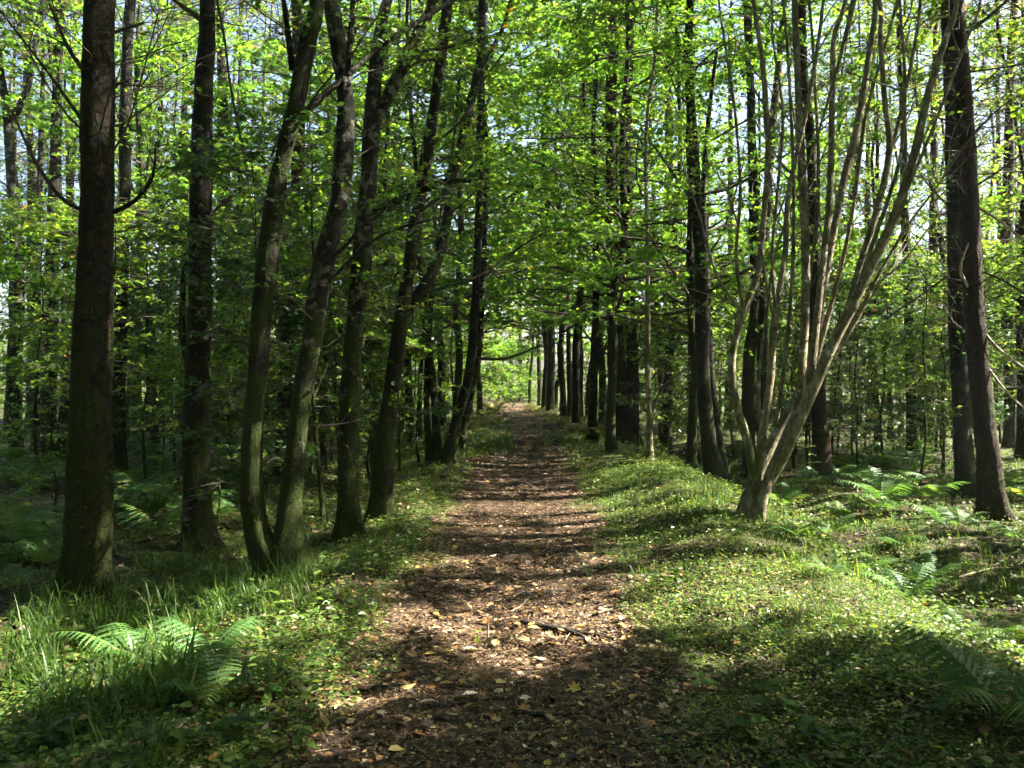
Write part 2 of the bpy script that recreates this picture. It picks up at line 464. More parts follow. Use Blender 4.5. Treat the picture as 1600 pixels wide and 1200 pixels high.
xs = np.concatenate([[-2500, -600, -200, -100], np.arange(-60, -12, 1.5), np.arange(-12, 12, 0.12), np.arange(12, 61, 1.5), [100, 200, 600, 2500]])
ys = np.concatenate([[-2500, -500, -100, -40], np.arange(-20, 2, 1.0), np.arange(2, 16, 0.12), np.arange(16, 40, 0.4), np.arange(40, 111, 2.0), [150, 300, 800, 2500]])
def ground_z(X, Y):
    u = np.abs(X - path_c(Y))
    return height(X, Y) - 0.03 * (u < 0.75) * (Y < 60)
ground = sheet('ground', xs, ys, ground_z, M['ground'])
ground['label'] = 'dark woodland floor of soil and moss'

pu = np.linspace(-1, 1, 31)
pyv = np.concatenate([np.arange(-4, 16, 0.10), np.arange(16, 60, 0.4)])
def path_x(U, Y):
    w = 0.78 + 0.16 * sstep(5, 9, Y) + 0.14 * n2(U * 0 + 3.1, Y, 0.9, 21) * 1.0 + 0.10 * n2(U * 0 + 7.7, Y, 3.1, 22)
    w2 = 0.76 + 0.20 * sstep(5, 9, Y) + 0.14 * n2(U * 0 + 13.1, Y, 0.8, 23) + 0.10 * n2(U * 0 + 17.7, Y, 2.9, 24)
    return path_c(Y) + U * np.where(U < 0, w, w2)
path = sheet('path', pu, pyv, lambda X, Y: height(X, Y) + 0.006 + 0.012 * n2(X, Y, 5.0, 31), M['path'], path_x)

# ------------------------------------------------------------------ trunks of the near trees
def smooth_curve(P, R, step_lo=0.05, step_hi=0.22, zsplit=8.5):
    """Catmull-Rom through P with radii R, resampled"""
    P = np.asarray(P, dtype=float); R = np.asarray(R, dtype=float)
    Pe = np.vstack([2 * P[0] - P[1], P, 2 * P[-1] - P[-2]])
    out, ro = [], []
    for i in range(len(P) - 1):
        p0, p1, p2, p3 = Pe[i], Pe[i + 1], Pe[i + 2], Pe[i + 3]
        L_ = np.linalg.norm(p2 - p1)
        st = step_lo if p1[2] < zsplit else step_hi
        n = max(2, int(L_ / st))
        t = (np.arange(n) / n)[:, None]
        out.append(0.5 * ((2 * p1) + (-p0 + p2) * t + (2 * p0 - 5 * p1 + 4 * p2 - p3) * t ** 2 + (-p0 + 3 * p1 - 3 * p2 + p3) * t ** 3))
        ro.append(R[i] + (R[i + 1] - R[i]) * t[:, 0])
    out.append(P[-1:]); ro.append(R[-1:])
    return np.concatenate(out), np.concatenate(ro)

def trunk_geo(geo, C, R, base, S=22, flare=0.6, lump=0.10, seed=1, rough=0.03, m=0):
    C = np.asarray(C); N = len(C)
    t = nrm(np.gradient(C, axis=0))
    n1 = np.zeros_like(C); a = np.array([1.0, 0, 0])
    for i in range(N):
        a = a - a.dot(t[i]) * t[i]; a /= np.linalg.norm(a); n1[i] = a
    nn = np.cross(t, n1)
    th = np.arange(S) / S * 2 * np.pi
    hgt = np.maximum(C[:, 2] - base[2], 0)
    ph = seed * 1.7
    fl = flare * np.exp(-hgt / 0.20)[:, None] * (1 + 0.55 * np.cos(3 * th + ph)[None] + 0.3 * np.cos(5 * th + 2 * ph)[None]) \
        + 0.18 * flare * np.exp(-hgt / 0.7)[:, None]
    dirs = np.cos(th)[None, :, None] * n1[:, None, :] + np.sin(th)[None, :, None] * nn[:, None, :]
    P0 = C[:, None, :] + R[:, None, None] * dirs
    q = P0 - base
    lum = lump * vnoise(q * np.array([5, 5, 2.2]), seed) + lump * .8 * np.maximum(vnoise(q * np.array([9, 9, 5.5]), seed + 3), 0) ** 2 + rough * 1.8 * vnoise(q * np.array([26, 26, 9]), seed + 5) + lump * 0.7 * vnoise(q * np.array([2, 2, 0.9]), seed + 9)
    rr = R[:, None] * (1 + fl + lum)
    V = C[:, None, :] + rr[:, :, None] * dirs
    idx = np.arange(N * S).reshape(N, S)
    B = np.roll(idx, -1, axis=1)
    Q = np.stack([idx[:-1], B[:-1], B[1:], idx[1:]], -1).reshape(-1, 4)
    geo.add(V - base, Q, m=m)
    return V - base, dirs

def px_curve(pts, d, dd=0.0):
    """pts [(px,py,width)] -> world curve at depth d, drifting dd metres deeper from first to last point"""
    n = len(pts)
    P, R = [], []
    for i, (x, y, w) in enumerate(pts):
        di = d + dd * i / max(1, n - 1)
        P.append(at(x, y, di)); R.append(w * 0.5 / F * di)
    return np.array(P), np.array(R)

def extend(P, R, ht, rng, rend=0.03):
    """carry a stem on above the picture up to height ht"""
    P = list(P); R = list(R)
    d = nrm(P[-1] - P[-2])
    while P[-1][2] < ht:
        d = nrm(d * np.array([.8, .8, 1]) + np.array([0, 0, .25]) + rng.normal(size=3) * .08)
        P.append(P[-1] + d * 1.4)
        f = max(0.0, (ht - P[-1][2]) / ht)
        R.append(max(rend, R[-1] * (0.80 if f < .4 else .88)))
    return np.array(P), np.array(R)

# ------------------------------------------------------------------ generic trees (built once, copied)
PROTO = {}
def mesh_of(g, name, m, smooth=True):
    return g.mesh(name, [m], smooth)

def proto_trunk(rng, H, r, wob, lean=0.0, stems=1, S=10):
    curves = []
    for s in range(stems):
        n = 12
        P = np.zeros((n, 3)); P[:, 2] = np.linspace(-0.25, H, n)
        dx = np.cumsum(rng.normal(size=(n, 2)) * wob * H / n, axis=0); dx -= dx[1]; dx[0] = dx[1] = 0
        P[:, :2] = dx
        az = rng.uniform(0, 6.28)
        P[:, 0] += (lean + (0.10 * s if stems > 1 else 0)) * np.maximum(P[:, 2], 0) * math.cos(az) + (s * .16)
        P[:, 1] += (lean + (0.10 * s if stems > 1 else 0)) * np.maximum(P[:, 2], 0) * math.sin(az)
        R = r * (1 - 0.82 * np.clip(P[:, 2] / H, 0, 1) ** 1.1) * (1 if s == 0 else .75)
        curves.append(smooth_curve(P, R, .16, .3, 6))
    return curves

def on_curve(C, R, z):
    out = np.stack([np.interp(z, C[:, 2], C[:, k]) for k in range(3)], -1)
    return out, np.interp(z, C[:, 2], R)

def make_conifer(key, seed, H=17, r=.13, bark='bark_spruce', ndead=70, nlive=95, leaf='needle', live_from=7.5, per=9):
    rng = np.random.default_rng(seed)
    curves = proto_trunk(rng, H, r, .03)
    g = Geo()
    for C, R in curves:
        trunk_geo(g, C, R, np.zeros(3), 12, .45, .07, seed)
    C, R = curves[0]
    b = Geo(); lf = Geo()
    z = rng.uniform(1.2, live_from + 2.0, ndead)
    P, rr = on_curve(C, R, z)
    az = rng.uniform(0, 2 * np.pi, ndead)
    D = np.stack([np.cos(az), np.sin(az), rng.uniform(-.15, .55, ndead)], -1)
    pts = grow(rng, P, D, rng.uniform(.5, 2.1, ndead), 6, .13, .02)
    tubes(b, pts, lin_r(rng.uniform(.006, .014, ndead), 6, .3), 4)
    i, t, P2, D2 = kids(rng, pts, 5, .25, (25, 60), .3)
    p2 = grow(rng, P2, D2, rng.uniform(.2, .7, len(P2)), 4, .15, .03)
    tubes(b, p2, lin_r(np.full(len(P2), .0035), 4, .5), 3)
    z = live_from + (H - live_from) * rng.random(nlive) ** .9
    P, rr = on_curve(C, R, z)
    az = rng.uniform(0, 2 * np.pi, nlive)
    k = 1 - 0.75 * (z - live_from) / (H - live_from)
    D = np.stack([np.cos(az), np.sin(az), rng.uniform(-.1, .6, nlive)], -1)
    pts = grow(rng, P, D, 2.3 * k * rng.uniform(.6, 1.2, nlive), 6, .1, .03)
    tubes(b, pts, lin_r(np.full(nlive, .014), 6, .25), 4)
    i, t, P2, D2 = kids(rng, pts, 9, .15, (30, 65), .45)
    p2 = grow(rng, P2, D2, rng.uniform(.25, .75, len(P2)), 4, .12, -.02)
    tubes(b, p2, lin_r(np.full(len(P2), .004), 4, .5), 3)
    twig_leaves(rng, lf, p2, per, .085, 'strip', .8, .5, .22, .03)
    PROTO[key] = dict(H=H, r=r, kind='conifer', parts=[('trunk', mesh_of(g, key + '_trunk', M[bark]), None), ('branches', mesh_of(b, key + '_branches', M['twig']), 'stuff'), ('crown', mesh_of(lf, key + '_crown', M[leaf], False), 'stuff')])

def make_broadleaf(key, seed, H=13, r=.085, bark='bark_mossy', nl=42, first=2.5, leaf='leaf_broad', size=.075, stems=1, llen=2.6, per=7, sub=8, flat=.55, kind='diamond', wob=.10, rise=(.1, .9), lean=.02, ntw=5):
    rng = np.random.default_rng(seed)
    curves = proto_trunk(rng, H, r, wob, lean, stems)
    g = Geo(); b = Geo(); lf = Geo()
    for j, (C, R) in enumerate(curves):
        trunk_geo(g, C, R, np.zeros(3), 12, .5, .10, seed + j)
        n = nl // stems
        z = first + (H - first) * rng.random(n)
        P, rr = on_curve(C, R, z)
        az = rng.uniform(0, 2 * np.pi, n)
        D = np.stack([np.cos(az), np.sin(az), rng.uniform(rise[0], rise[1], n)], -1)
        k = 1 - 0.55 * (z - first) / (H - first)
        pts = grow(rng, P, D, llen * k * rng.uniform(.55, 1.2, n), 7, .14, -.01)
        tubes(b, pts, lin_r(np.clip(rr * .45, .008, .03), 7, .25), 5)
        i, t, P2, D2 = kids(rng, pts, sub, .2, (25, 60), flat)
        p2 = grow(rng, P2, D2, llen * .36 * (1.15 - .6 * t) * rng.uniform(.6, 1.2, len(P2)), 5, .14, -.01)
        tubes(b, p2, lin_r(np.full(len(P2), .006), 5, .35), 3)
        i, t, P3, D3 = kids(rng, p2, ntw, .2, (25, 60), flat + .2)
        p3 = grow(rng, P3, D3, rng.uniform(.12, .38, len(P3)), 3, .12, -.02)
        tubes(b, p3, lin_r(np.full(len(P3), .0025), 3, .5), 3)
        twig_leaves(rng, lf, p3, per, size, kind, .42, .5, .17, .015)
    PROTO[key] = dict(H=H, r=r, kind='broadleaf', parts=[('trunk', mesh_of(g, key + '_trunk', M[bark]), None), ('branches', mesh_of(b, key + '_branches', M['twig']), 'stuff'), ('crown', mesh_of(lf, key + '_crown', M[leaf], False), 'stuff')])

make_conifer('spruceA', 11, 15, .15, 'bark_spruce', 60, 42, per=6)
make_conifer('spruceB', 12, 14, .13, 'bark_dark', 70, 38, per=6)
make_conifer('spruceC', 13, 15.5, .14, 'bark_red', 55, 42, per=6)
make_conifer('larch', 14, 14, .12, 'bark_spruce', 90, 48, 'needle', 6.0, 6)
make_broadleaf('beechA', 21, 12.5, .10, 'bark_mossy', 40, 1.8, 'leaf_broad', .076, 1, 3.1, 10, 7)
make_broadleaf('beechB', 22, 11.5, .085, 'bark_dark', 37, 2.2, 'leaf_broad', .076, 1, 2.8, 10, 7, lean=.07)
make_broadleaf('beechC', 23, 11, .07, 'bark_pale', 26, 2.0, 'leaf_broad', .09, 2, 2.6, 5, 7)
make_broadleaf('sycA', 24, 11, .10, 'bark_dark', 34, 2.4, 'leaf_bright', .072, 1, 3.7, 17, 8, .7, 'diamond', .06, (-.05, .5))
make_broadleaf('sycB', 25, 9, .07, 'bark_mossy', 29, 1.8, 'leaf_bright', .07, 1, 3.3, 17, 8, .7, 'diamond', .08, (-.05, .5))
make_broadleaf('denseA', 24, 12, .10, 'bark_dark', 46, 2.4, 'leaf_bright', .11, 1, 3.7, 9, 9, .7, 'diamond', .06, (-.05, .5))
make_broadleaf('tallA', 28, 14, .09, 'bark_mossy', 46, 5.2, 'leaf_broad', .10, 1, 3.0, 7, 8)
make_broadleaf('poleA', 26, 12, .05, 'bark_dark', 20, 4.0, 'leaf_broad', .08, 1, 1.7, 4, 6)
make_broadleaf('poleB', 27, 11, .045, 'bark_mossy', 18, 3.4, 'leaf_broad', .08, 1, 1.6, 4, 6, lean=.05)
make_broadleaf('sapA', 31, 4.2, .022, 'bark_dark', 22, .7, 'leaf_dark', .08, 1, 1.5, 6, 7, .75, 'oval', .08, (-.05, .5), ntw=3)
make_broadleaf('sapB', 32, 3.2, .018, 'bark_dark', 16, .5, 'leaf_broad', .08, 1, 1.2, 5, 6, .75, 'oval', .10, (-.05, .5), ntw=3)
make_broadleaf('sapC', 33, 5.5, .028, 'bark_mossy', 24, 1.0, 'leaf_broad', .085, 1, 1.9, 6, 7, .75, 'oval', .08, (-.05, .5), ntw=3)
make_broadleaf('shrubA', 34, 4.2, .03, 'bark_dark', 28, .25, 'leaf_broad', .12, 2, 2.3, 5, 6, .6, 'diamond', .08, (0, .7), ntw=4)
make_broadleaf('shrubB', 35, 3.0, .03, 'bark_dark', 26, .15, 'leaf_bright', .12, 2, 2.0, 5, 6, .6, 'diamond', .08, (0, .7), ntw=4)
make_broadleaf('crownA', 41, 7.0, .05, 'bark_mossy', 30, .8, 'leaf_broad', .085, 1, 2.4, 5, 7)
make_broadleaf('crownB', 42, 6.0, .05, 'bark_mossy', 24, .8, 'leaf_broad', .085, 1, 2.0, 5, 6)
make_conifer('crownC', 43, 9.0, .06, 'bark_spruce', 4, 55, 'needle', 0.6, 6)

ITEMS = []     # (root, kind, px) for labels written later
def put(key, loc, rz=0.0, s=1.0, tscale=1.0, name=None, tilt=(0, 0)):
    pr = PROTO[key]
    nm = name or {'conifer': 'conifer_tree', 'broadleaf': 'broadleaf_tree'}[pr['kind']]
    if key.startswith('sap'): nm = 'sapling'
    if key.startswith('shrub'): nm = 'shrub'
    e = empty(nm, loc, rz)
    e.rotation_euler = (tilt[0], tilt[1], rz)
    e.scale = (s, s, s)
    for n_, me, kd in pr['parts']:
        o = part(n_, me, e, kind=kd)
        if n_ == 'trunk' and tscale != 1.0:
            o.scale = (tscale, tscale, 1)
    return e

# ------------------------------------------------------------------ the near trees, one by one
TREE_X = []
def near_tree(name, label, bark, base, stems, limbs=(), crown=None, top=14.0, seed=1, twigs=0, twig_mat='twig', leafy=0, leaf='leaf_broad', flare=.6, lump=.10, S=22, group=None,
              twig_z=(1.2, 8.0), twig_len=(.4, 1.8), lim_kind='branch', leaf_side=None, twig_rise=(-.1, .6), limb_leaves=0, slim=1.0, moss=1500, moss_h=3.5):
    rng = np.random.default_rng(seed)
    b = ground_hit(*base)
    d = b[1]
    e = empty(name, b)
    tag(e, label, 'tree', group)
    curves = []
    MG = Geo()
    for k, st in enumerate(stems):
        pts = st['p']; dd = st.get('dd', 0.0); d0 = d + st.get('d0', 0.0)
        P, R = px_curve(pts, d0, dd)
        R = R * slim
        if st.get('root', True):
            P = np.vstack([P[0] + np.array([0, 0, -0.35]), P]); R = np.concatenate([[R[0]], R])
        if st.get('ext', True):
            P, R = extend(P, R, st.get('top', top), rng, st.get('rend', .03))
        C, RR = smooth_curve(P, R)
        g = Geo()
        TV, TD = trunk_geo(g, C, RR, b, S if R.max() > .05 else 12, flare if st.get('root', True) else 0.0, lump, seed * 10 + k)
        if moss and d < 17:
            nm = int(moss * 6 / len(stems))
            low = np.where((TV[:, 0, 2] > -.05) & (TV[:, 0, 2] < 6.0))[0]
            if len(low) > 3:
                ri = rng.choice(low, nm); ci = rng.integers(0, TV.shape[1], nm); cj = (ci + 1) % TV.shape[1]
                w_ = rng.random(nm)[:, None]
                mp_ = TV[ri, ci] * (1 - w_) + TV[ri, cj] * w_; md_ = nrm(TD[ri, ci] * (1 - w_) + TD[ri, cj] * w_)
                ok = (vnoise(mp_ * np.array([4.5, 4.5, 2.2]), seed) + .5 * vnoise(mp_ * 11, seed + 2) > -.15 + .55 * mp_[:, 2] / moss_h)
                mp_, md_ = mp_[ok], md_[ok]
                mp_[:, 2] += rng.normal(0, .03, len(mp_))
                dd_ = nrm(md_ * .55 + rng.normal(size=mp_.shape) * .55 + np.array([0, 0, -.1]))
                leaves(MG, mp_ - md_ * .002, dd_, md_ + rng.normal(size=mp_.shape) * .4, rng.uniform(.010, .024, len(mp_)), np.clip(rng.normal(.45, .25, len(mp_)), 0, 1), 'diamond')
        part(st.get('n', 'trunk' if k == 0 else 'stem'), g.mesh('trunk', [M[st.get('bark', bark)]]), e)
        curves.append((C, RR))
        if crown and st.get('crown', True):
            key = crown if isinstance(crown, str) else crown[k % len(crown)]
            pr = PROTO[key]
            zc = max(st.get('top', top) - pr['H'] + 1.2, 0)
            pc, _ = on_curve(C, RR, np.array([zc]))
            for n_, me, kd in pr['parts'][1:]:
                part(n_, me, e, loc=tuple(pc[0] - b), rot=(0, 0, rng.uniform(0, 6.28)), kind=kd)
    lm_pts = []
    for lm in limbs:
        P, R = px_curve(lm['p'], d + lm.get('d0', 0.0), lm.get('dd', 0.0))
        C, RR = smooth_curve(P, R, .08, .12)
        g = Geo(); trunk_geo(g, C, RR, b, 9, 0.0, .10, seed * 10 + 7, .05)
        br = part('branch', g.mesh('branch', [M[lm.get('m', twig_mat)]]), e)
        ii = np.linspace(0, len(C) - 1, 8).astype(int)
        pts = C[ii][None]
        i, t, P2, D2 = kids(rng, pts, 9, .2, (25, 60), .4)
        p2 = grow(rng, P2, D2, rng.uniform(.2, .9, len(P2)), 5, .15, .02)
        g2 = Geo(); tubes(g2, p2 - b, lin_r(np.full(len(P2), .0045), 5, .4), 4)
        if limb_leaves:
            i, t, P3, D3 = kids(rng, p2, 5, .2, (25, 60), .6)
            p3 = grow(rng, P3, D3, rng.uniform(.1, .3, len(P3)), 3, .1)
            tubes(g2, p3 - b, lin_r(np.full(len(P3), .0025), 3, .5), 3)
            g3 = Geo(); twig_leaves(rng, g3, p3 - b, limb_leaves, .06, 'oval', .5, .5, .18, .015)
            part('foliage', g3.mesh('foliage', [M[leaf]], False), br, kind='stuff')
        part('twigs', g2.mesh('twigs', [M[twig_mat]]), br, kind='stuff')
    b2 = Geo(); lf = Geo()
    if twigs:
        for C, RR in curves:
            n = int(twigs / len(curves))
            z = b[2] + rng.uniform(twig_z[0], twig_z[1], n)
            P, rr = on_curve(C, RR, z)
            az = rng.uniform(0, 2 * np.pi, n)
            D = np.stack([np.cos(az), np.sin(az), rng.uniform(twig_rise[0], twig_rise[1], n)], -1)
            pts = grow(rng, P, D, rng.uniform(twig_len[0], twig_len[1], n), 7, .16, .03)
            tubes(b2, pts - b, lin_r(rng.uniform(.004, .011, n), 7, .3), 5)
            i, t, P2, D2 = kids(rng, pts, 4, .25, (25, 60), .3)
            p2 = grow(rng, P2, D2, rng.uniform(.15, .6, len(P2)), 4, .15, .03)
            tubes(b2, p2 - b, lin_r(np.full(len(P2), .003), 4, .5), 4)
            if leafy:
                twig_leaves(rng, lf, p2 - b, leafy, .065, 'oval', .5, .5, .18, .015)
    if MG.n:
        part('moss', MG.mesh('moss', [M['moss']], False), e, kind='stuff')
    if b2.n:
        part('twigs', b2.mesh('twigs', [M[twig_mat]]), e, kind='stuff')
    if lf.n:
        part('foliage', lf.mesh('foliage', [M[leaf]], False), e, kind='stuff')
    TREE_X.append((base[0], d))
    return e

def L(*p, **k):
    return dict(p=list(p), **k)

near_tree('conifer_tree', 'thickest spruce trunk with mossy scaly bark, nearest tree on the left', 'bark_spruce', (133, 948),
          [L((133, 940, 74), (136, 860, 70), (140, 700, 64), (143, 600, 61), (148, 450, 57), (153, 300, 53), (156, 120, 50), (159, 0, 48), top=17)],
          [L((125, 327, 7), (95, 308, 6), (55, 250, 5), (20, 172, 3)), L((132, 192, 6), (75, 112, 4), (0, 15, 3)), L((140, 122, 8), (108, 75, 6), (80, 8, 4)),
           L((178, 332, 7), (212, 314, 6), (240, 275, 5), (244, 232, 3), m='bark_mossy'), L((181, 52, 6), (226, 38, 3)), L((178, 135, 5), (202, 128, 3)), L((176, 240, 4), (205, 185, 3), (250, 20, 2)),
           L((130, 205, 4), (95, 165, 3), (40, 70, 2))],
          'crownC', 17, 3, 26, flare=.4, lump=.07, S=40, slim=.95, moss=2600, moss_h=2.2, twig_z=(2.4, 8.0))
near_tree('conifer_tree', 'straight dark trunk with moss sleeve, second big trunk from the left edge', 'bark_dark', (307, 858),
          [L((308, 850, 46), (306, 700, 40), (309, 600, 37), (314, 420, 33), (316, 250, 32), (322, 100, 28), (326, 0, 24), top=15)],
          [L((326, 40, 10), (296, 18, 7), (270, 0, 5)), L((340, 0, 4), (352, 60, 4), (362, 140, 4), (385, 260, 3), (400, 370, 2), d0=.3), L((312, 440, 12), (290, 415, 8), (285, 520, 9), (297, 580, 10), m='bark_dark'),
           L((330, 335, 5), (365, 305, 3))],
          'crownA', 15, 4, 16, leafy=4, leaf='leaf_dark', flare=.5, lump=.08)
near_tree('twin_stemmed_tree', 'moss-covered tree whose two stems part from one base beside the path', 'bark_mossy', (440, 905),
          [L((428, 890, 52), (402, 830, 44), (394, 720, 40), (402, 570, 39), (418, 410, 37), (436, 280, 35), (462, 165, 33), (484, 60, 31), (497, 0, 28), top=13, n='stem'),
           L((452, 890, 62), (452, 800, 46), (468, 650, 40), (488, 530, 40), (503, 430, 40), (532, 300, 38), (541, 190, 37), (532, 90, 34), (518, 0, 32), top=13, n='stem', bark='bark_pale', dd=.3)],
          [L((476, 178, 12), (516, 142, 10), (575, 92, 9), (632, 50, 8), (712, 0, 6), m='bark_pale', dd=.6), L((457, 110, 9), (452, 60, 8), (444, 0, 7), m='bark_dark'), L((544, 120, 9), (549, 50, 8), (553, 0, 8), m='bark_dark'),
           L((470, 190, 6), (440, 210, 5), (425, 245, 4), m='twig_pale'), L((505, 415, 7), (545, 380, 6), (560, 360, 5), (600, 330, 4), m='bark_mossy'),
           L((515, 440, 6), (570, 386, 5), (620, 358, 4), (700, 335, 3), (745, 298, 2), m='bark_dark', dd=.5)],
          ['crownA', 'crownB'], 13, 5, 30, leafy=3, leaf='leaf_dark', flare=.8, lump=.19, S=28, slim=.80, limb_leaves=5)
near_tree('birch_tree', 'pale lichen-blotched tree with green mossy foot and forked top left of path', 'bark_pale', (546, 842),
          [L((546, 834, 40), (545, 700, 37), (548, 600, 38), (557, 480, 36), (572, 340, 33), (580, 220, 30), (586, 125, 24), (596, 50, 22), (607, 0, 21), top=13),
           L((578, 215, 22), (598, 170, 22), (628, 108, 20), (658, 42, 18), (676, 0, 17), root=False, n='limb', top=11)],
          [L((582, 332, 11), (622, 314, 11), (668, 294, 10), (700, 283, 9), (735, 283, 7), m='bark_mossy', dd=-.4), L((640, 80, 6), (690, 78, 5), (745, 60, 3)), L((565, 395, 8), (530, 425, 6), (515, 440, 5), m='twig_pale'),
           L((560, 420, 6), (585, 440, 5), (600, 470, 4), m='twig_pale'), L((610, 140, 5), (650, 100, 4), (700, 95, 3))],
          ['crownB', 'crownA'], 13, 6, 24, leafy=3, flare=.6, lump=.16, S=26, slim=.84, limb_leaves=5)
near_tree('forked_tree', 'dark slanting tree forking into two stems above the left path edge', 'bark_dark', (592, 812),
          [L((593, 800, 36), (599, 720, 33), (608, 640, 30), (618, 560, 27), (632, 460, 24), (650, 350, 23), (670, 225, 21), (690, 85, 18), (700, 0, 17), top=13, bark='bark_dark'),
           L((626, 505, 22), (650, 465, 22), (675, 425, 19), (692, 375, 17), (706, 300, 16), (726, 200, 15), (750, 100, 13), (752, 40, 12), (753, 0, 11), root=False, n='limb', dd=.8, top=11)],
          [L((655, 460, 5), (700, 447, 4), (750, 430, 3.5), (815, 385, 3), (858, 360, 2), dd=1.0, m='bark_dark'), L((752, 110, 8), (770, 75, 7), (786, 45, 6), (798, 0, 5), d0=.8), L((600, 690, 9), (585, 665, 7), (572, 640, 5)),
           L((655, 330, 5), (700, 300, 4), (745, 250, 3)), L((672, 230, 5), (720, 190, 4), (760, 120, 3), (800, 70, 2))],
          ['crownB', 'crownB'], 13, 7, 26, leafy=4, flare=.7, lump=.17, S=26, slim=.86, limb_leaves=6)
near_tree('multi_stemmed_tree', 'clump of slim leaning dark stems where the left bank meets the path', 'bark_dark', (695, 724),
          [L((700, 718, 20), (714, 655, 15), (730, 600, 14), (738, 540, 14), (745, 420, 13), (750, 280, 12), (752, 120, 10), (758, 0, 8), top=13),
           L((683, 720, 13), (680, 640, 12), (672, 560, 11), (662, 470, 10), (655, 380, 8), (650, 260, 7), top=9, dd=.6),
           L((672, 720, 10), (667, 650, 10), (668, 560, 9), (676, 450, 7), top=7, dd=.4),
           L((722, 690, 12), (730, 640, 12), (742, 590, 11), (750, 520, 11), (756, 400, 9), (760, 250, 8), top=11, d0=1.5)],
          [L((745, 560, 5), (790, 560, 4), (845, 540, 3)), L((735, 500, 4), (690, 470, 3), (640, 470, 2))],
          ['crownB', 'crownB', 'sapA', 'crownB'], 13, 8, 60, leafy=6, flare=.5, twig_z=(1.0, 7.5), twig_len=(.5, 1.6))
near_tree('hazel_tree', 'many-stemmed pale hazel fanning out from the sunlit bank right of path', 'bark_hazel', (1172, 812),
          [L((1176, 806, 32), (1202, 752, 27), (1228, 706, 26), (1250, 655, 26), (1272, 606, 26), (1300, 540, 26), (1345, 450, 23), (1396, 340, 21), (1425, 250, 20), (1448, 150, 18), (1476, 60, 15), (1494, 0, 13), top=9.5, n='stem', dd=-.2),
           L((1178, 790, 26), (1176, 740, 21), (1168, 690, 19), (1150, 630, 17), (1144, 560, 17), (1160, 490, 16), (1184, 425, 15), (1194, 325, 14), (1199, 225, 13), (1190, 100, 12), (1176, 0, 11), top=8.5, n='stem', dd=.2),
           L((1172, 800, 26), (1184, 740, 20), (1191, 680, 19), (1203, 600, 18), (1210, 500, 17), (1226, 400, 14), (1232, 300, 12), (1262, 160, 9), (1285, 0, 8), top=8.5, n='stem', dd=.4),
           L((1164, 806, 34), (1180, 752, 28), (1202, 700, 26), (1230, 650, 25), (1258, 600, 25), (1272, 540, 22), (1280, 480, 20), (1297, 390, 18), (1316, 290, 17), (1340, 190, 16), (1356, 90, 14), (1366, 0, 13), top=9, n='stem', d0=.08, dd=.5),
           L((1186, 806, 24), (1204, 740, 20), (1228, 680, 20), (1248, 630, 20), (1254, 560, 20), (1258, 480, 20), (1258, 380, 19), (1252, 260, 18), (1245, 120, 16), (1240, 0, 15), top=9, n='stem', d0=-.10, dd=.7),
           L((1266, 600, 20), (1276, 500, 17), (1287, 400, 16), (1296, 300, 15), (1299, 150, 14), (1302, 60, 12), (1320, 0, 10), root=False, top=9, n='stem', dd=.8),
           L((1318, 512, 20), (1342, 420, 17), (1366, 340, 16), (1388, 240, 15), (1380, 150, 13), (1374, 60, 12), (1371, 0, 11), root=False, top=9, n='stem', dd=.3),
           L((1390, 238, 9), (1408, 170, 9), (1424, 90, 8), (1436, 0, 7), root=False, top=8, n='stem', d0=.2),
           L((1300, 560, 13), (1340, 495, 11), (1372, 430, 9), (1420, 350, 7), (1465, 290, 4), root=False, ext=False, crown=False, n='stem'),
           L((1190, 790, 12), (1206, 700, 10), (1222, 600, 10), (1234, 480, 9), (1240, 350, 9), (1236, 200, 8), (1228, 60, 7), (1222, 0, 6), top=8, n='stem', d0=.3),
           L((1268, 590, 12), (1300, 470, 11), (1322, 380, 10), (1336, 300, 9), (1352, 180, 8), (1385, 60, 7), (1400, 0, 6), root=False, top=8, n='stem', d0=.3),
           L((1330, 490, 11), (1356, 400, 10), (1384, 320, 9), (1408, 230, 8), (1412, 120, 7), (1404, 0, 6), root=False, top=8, n='stem', d0=-.1),
           L((1160, 480, 9), (1150, 400, 8), (1156, 300, 8), (1148, 180, 7), (1130, 60, 6), (1122, 0, 5), root=False, top=8, n='stem', d0=.1),
           L((1212, 490, 9), (1206, 400, 8), (1214, 300, 8), (1222, 180, 7), (1206, 60, 6), (1204, 0, 5), root=False, top=8, n='stem', d0=.2),
           L((1256, 470, 10), (1272, 380, 9), (1278, 260, 8), (1272, 130, 7), (1262, 0, 6), root=False, top=8, n='stem', d0=.4),
           L((1396, 336, 10), (1432, 260, 8), (1468, 170, 7), (1510, 60, 6), (1530, 0, 5), root=False, top=7.5, n='stem', d0=-.2),
           L((1185, 770, 10), (1188, 690, 9), (1186, 600, 8), (1198, 480, 7), (1216, 380, 6), (1280, 200, 5), root=False, top=8, n='stem', crown=False, d0=.3)],
          [L((1210, 500, 5), (1198, 450, 4), (1188, 380, 3)), L((1160, 490, 5), (1120, 430, 4), (1090, 330, 3), (1060, 240, 2)), L((1345, 450, 4), (1400, 420, 3), (1470, 330, 2))],
          None, 9, 9, 150, twig_mat='twig_pale', leafy=1, leaf='leaf_bright', flare=.35, lump=.11, S=18, slim=.66, twig_z=(1.8, 7.0), twig_len=(.5, 1.6), twig_rise=(.5, 1.6))
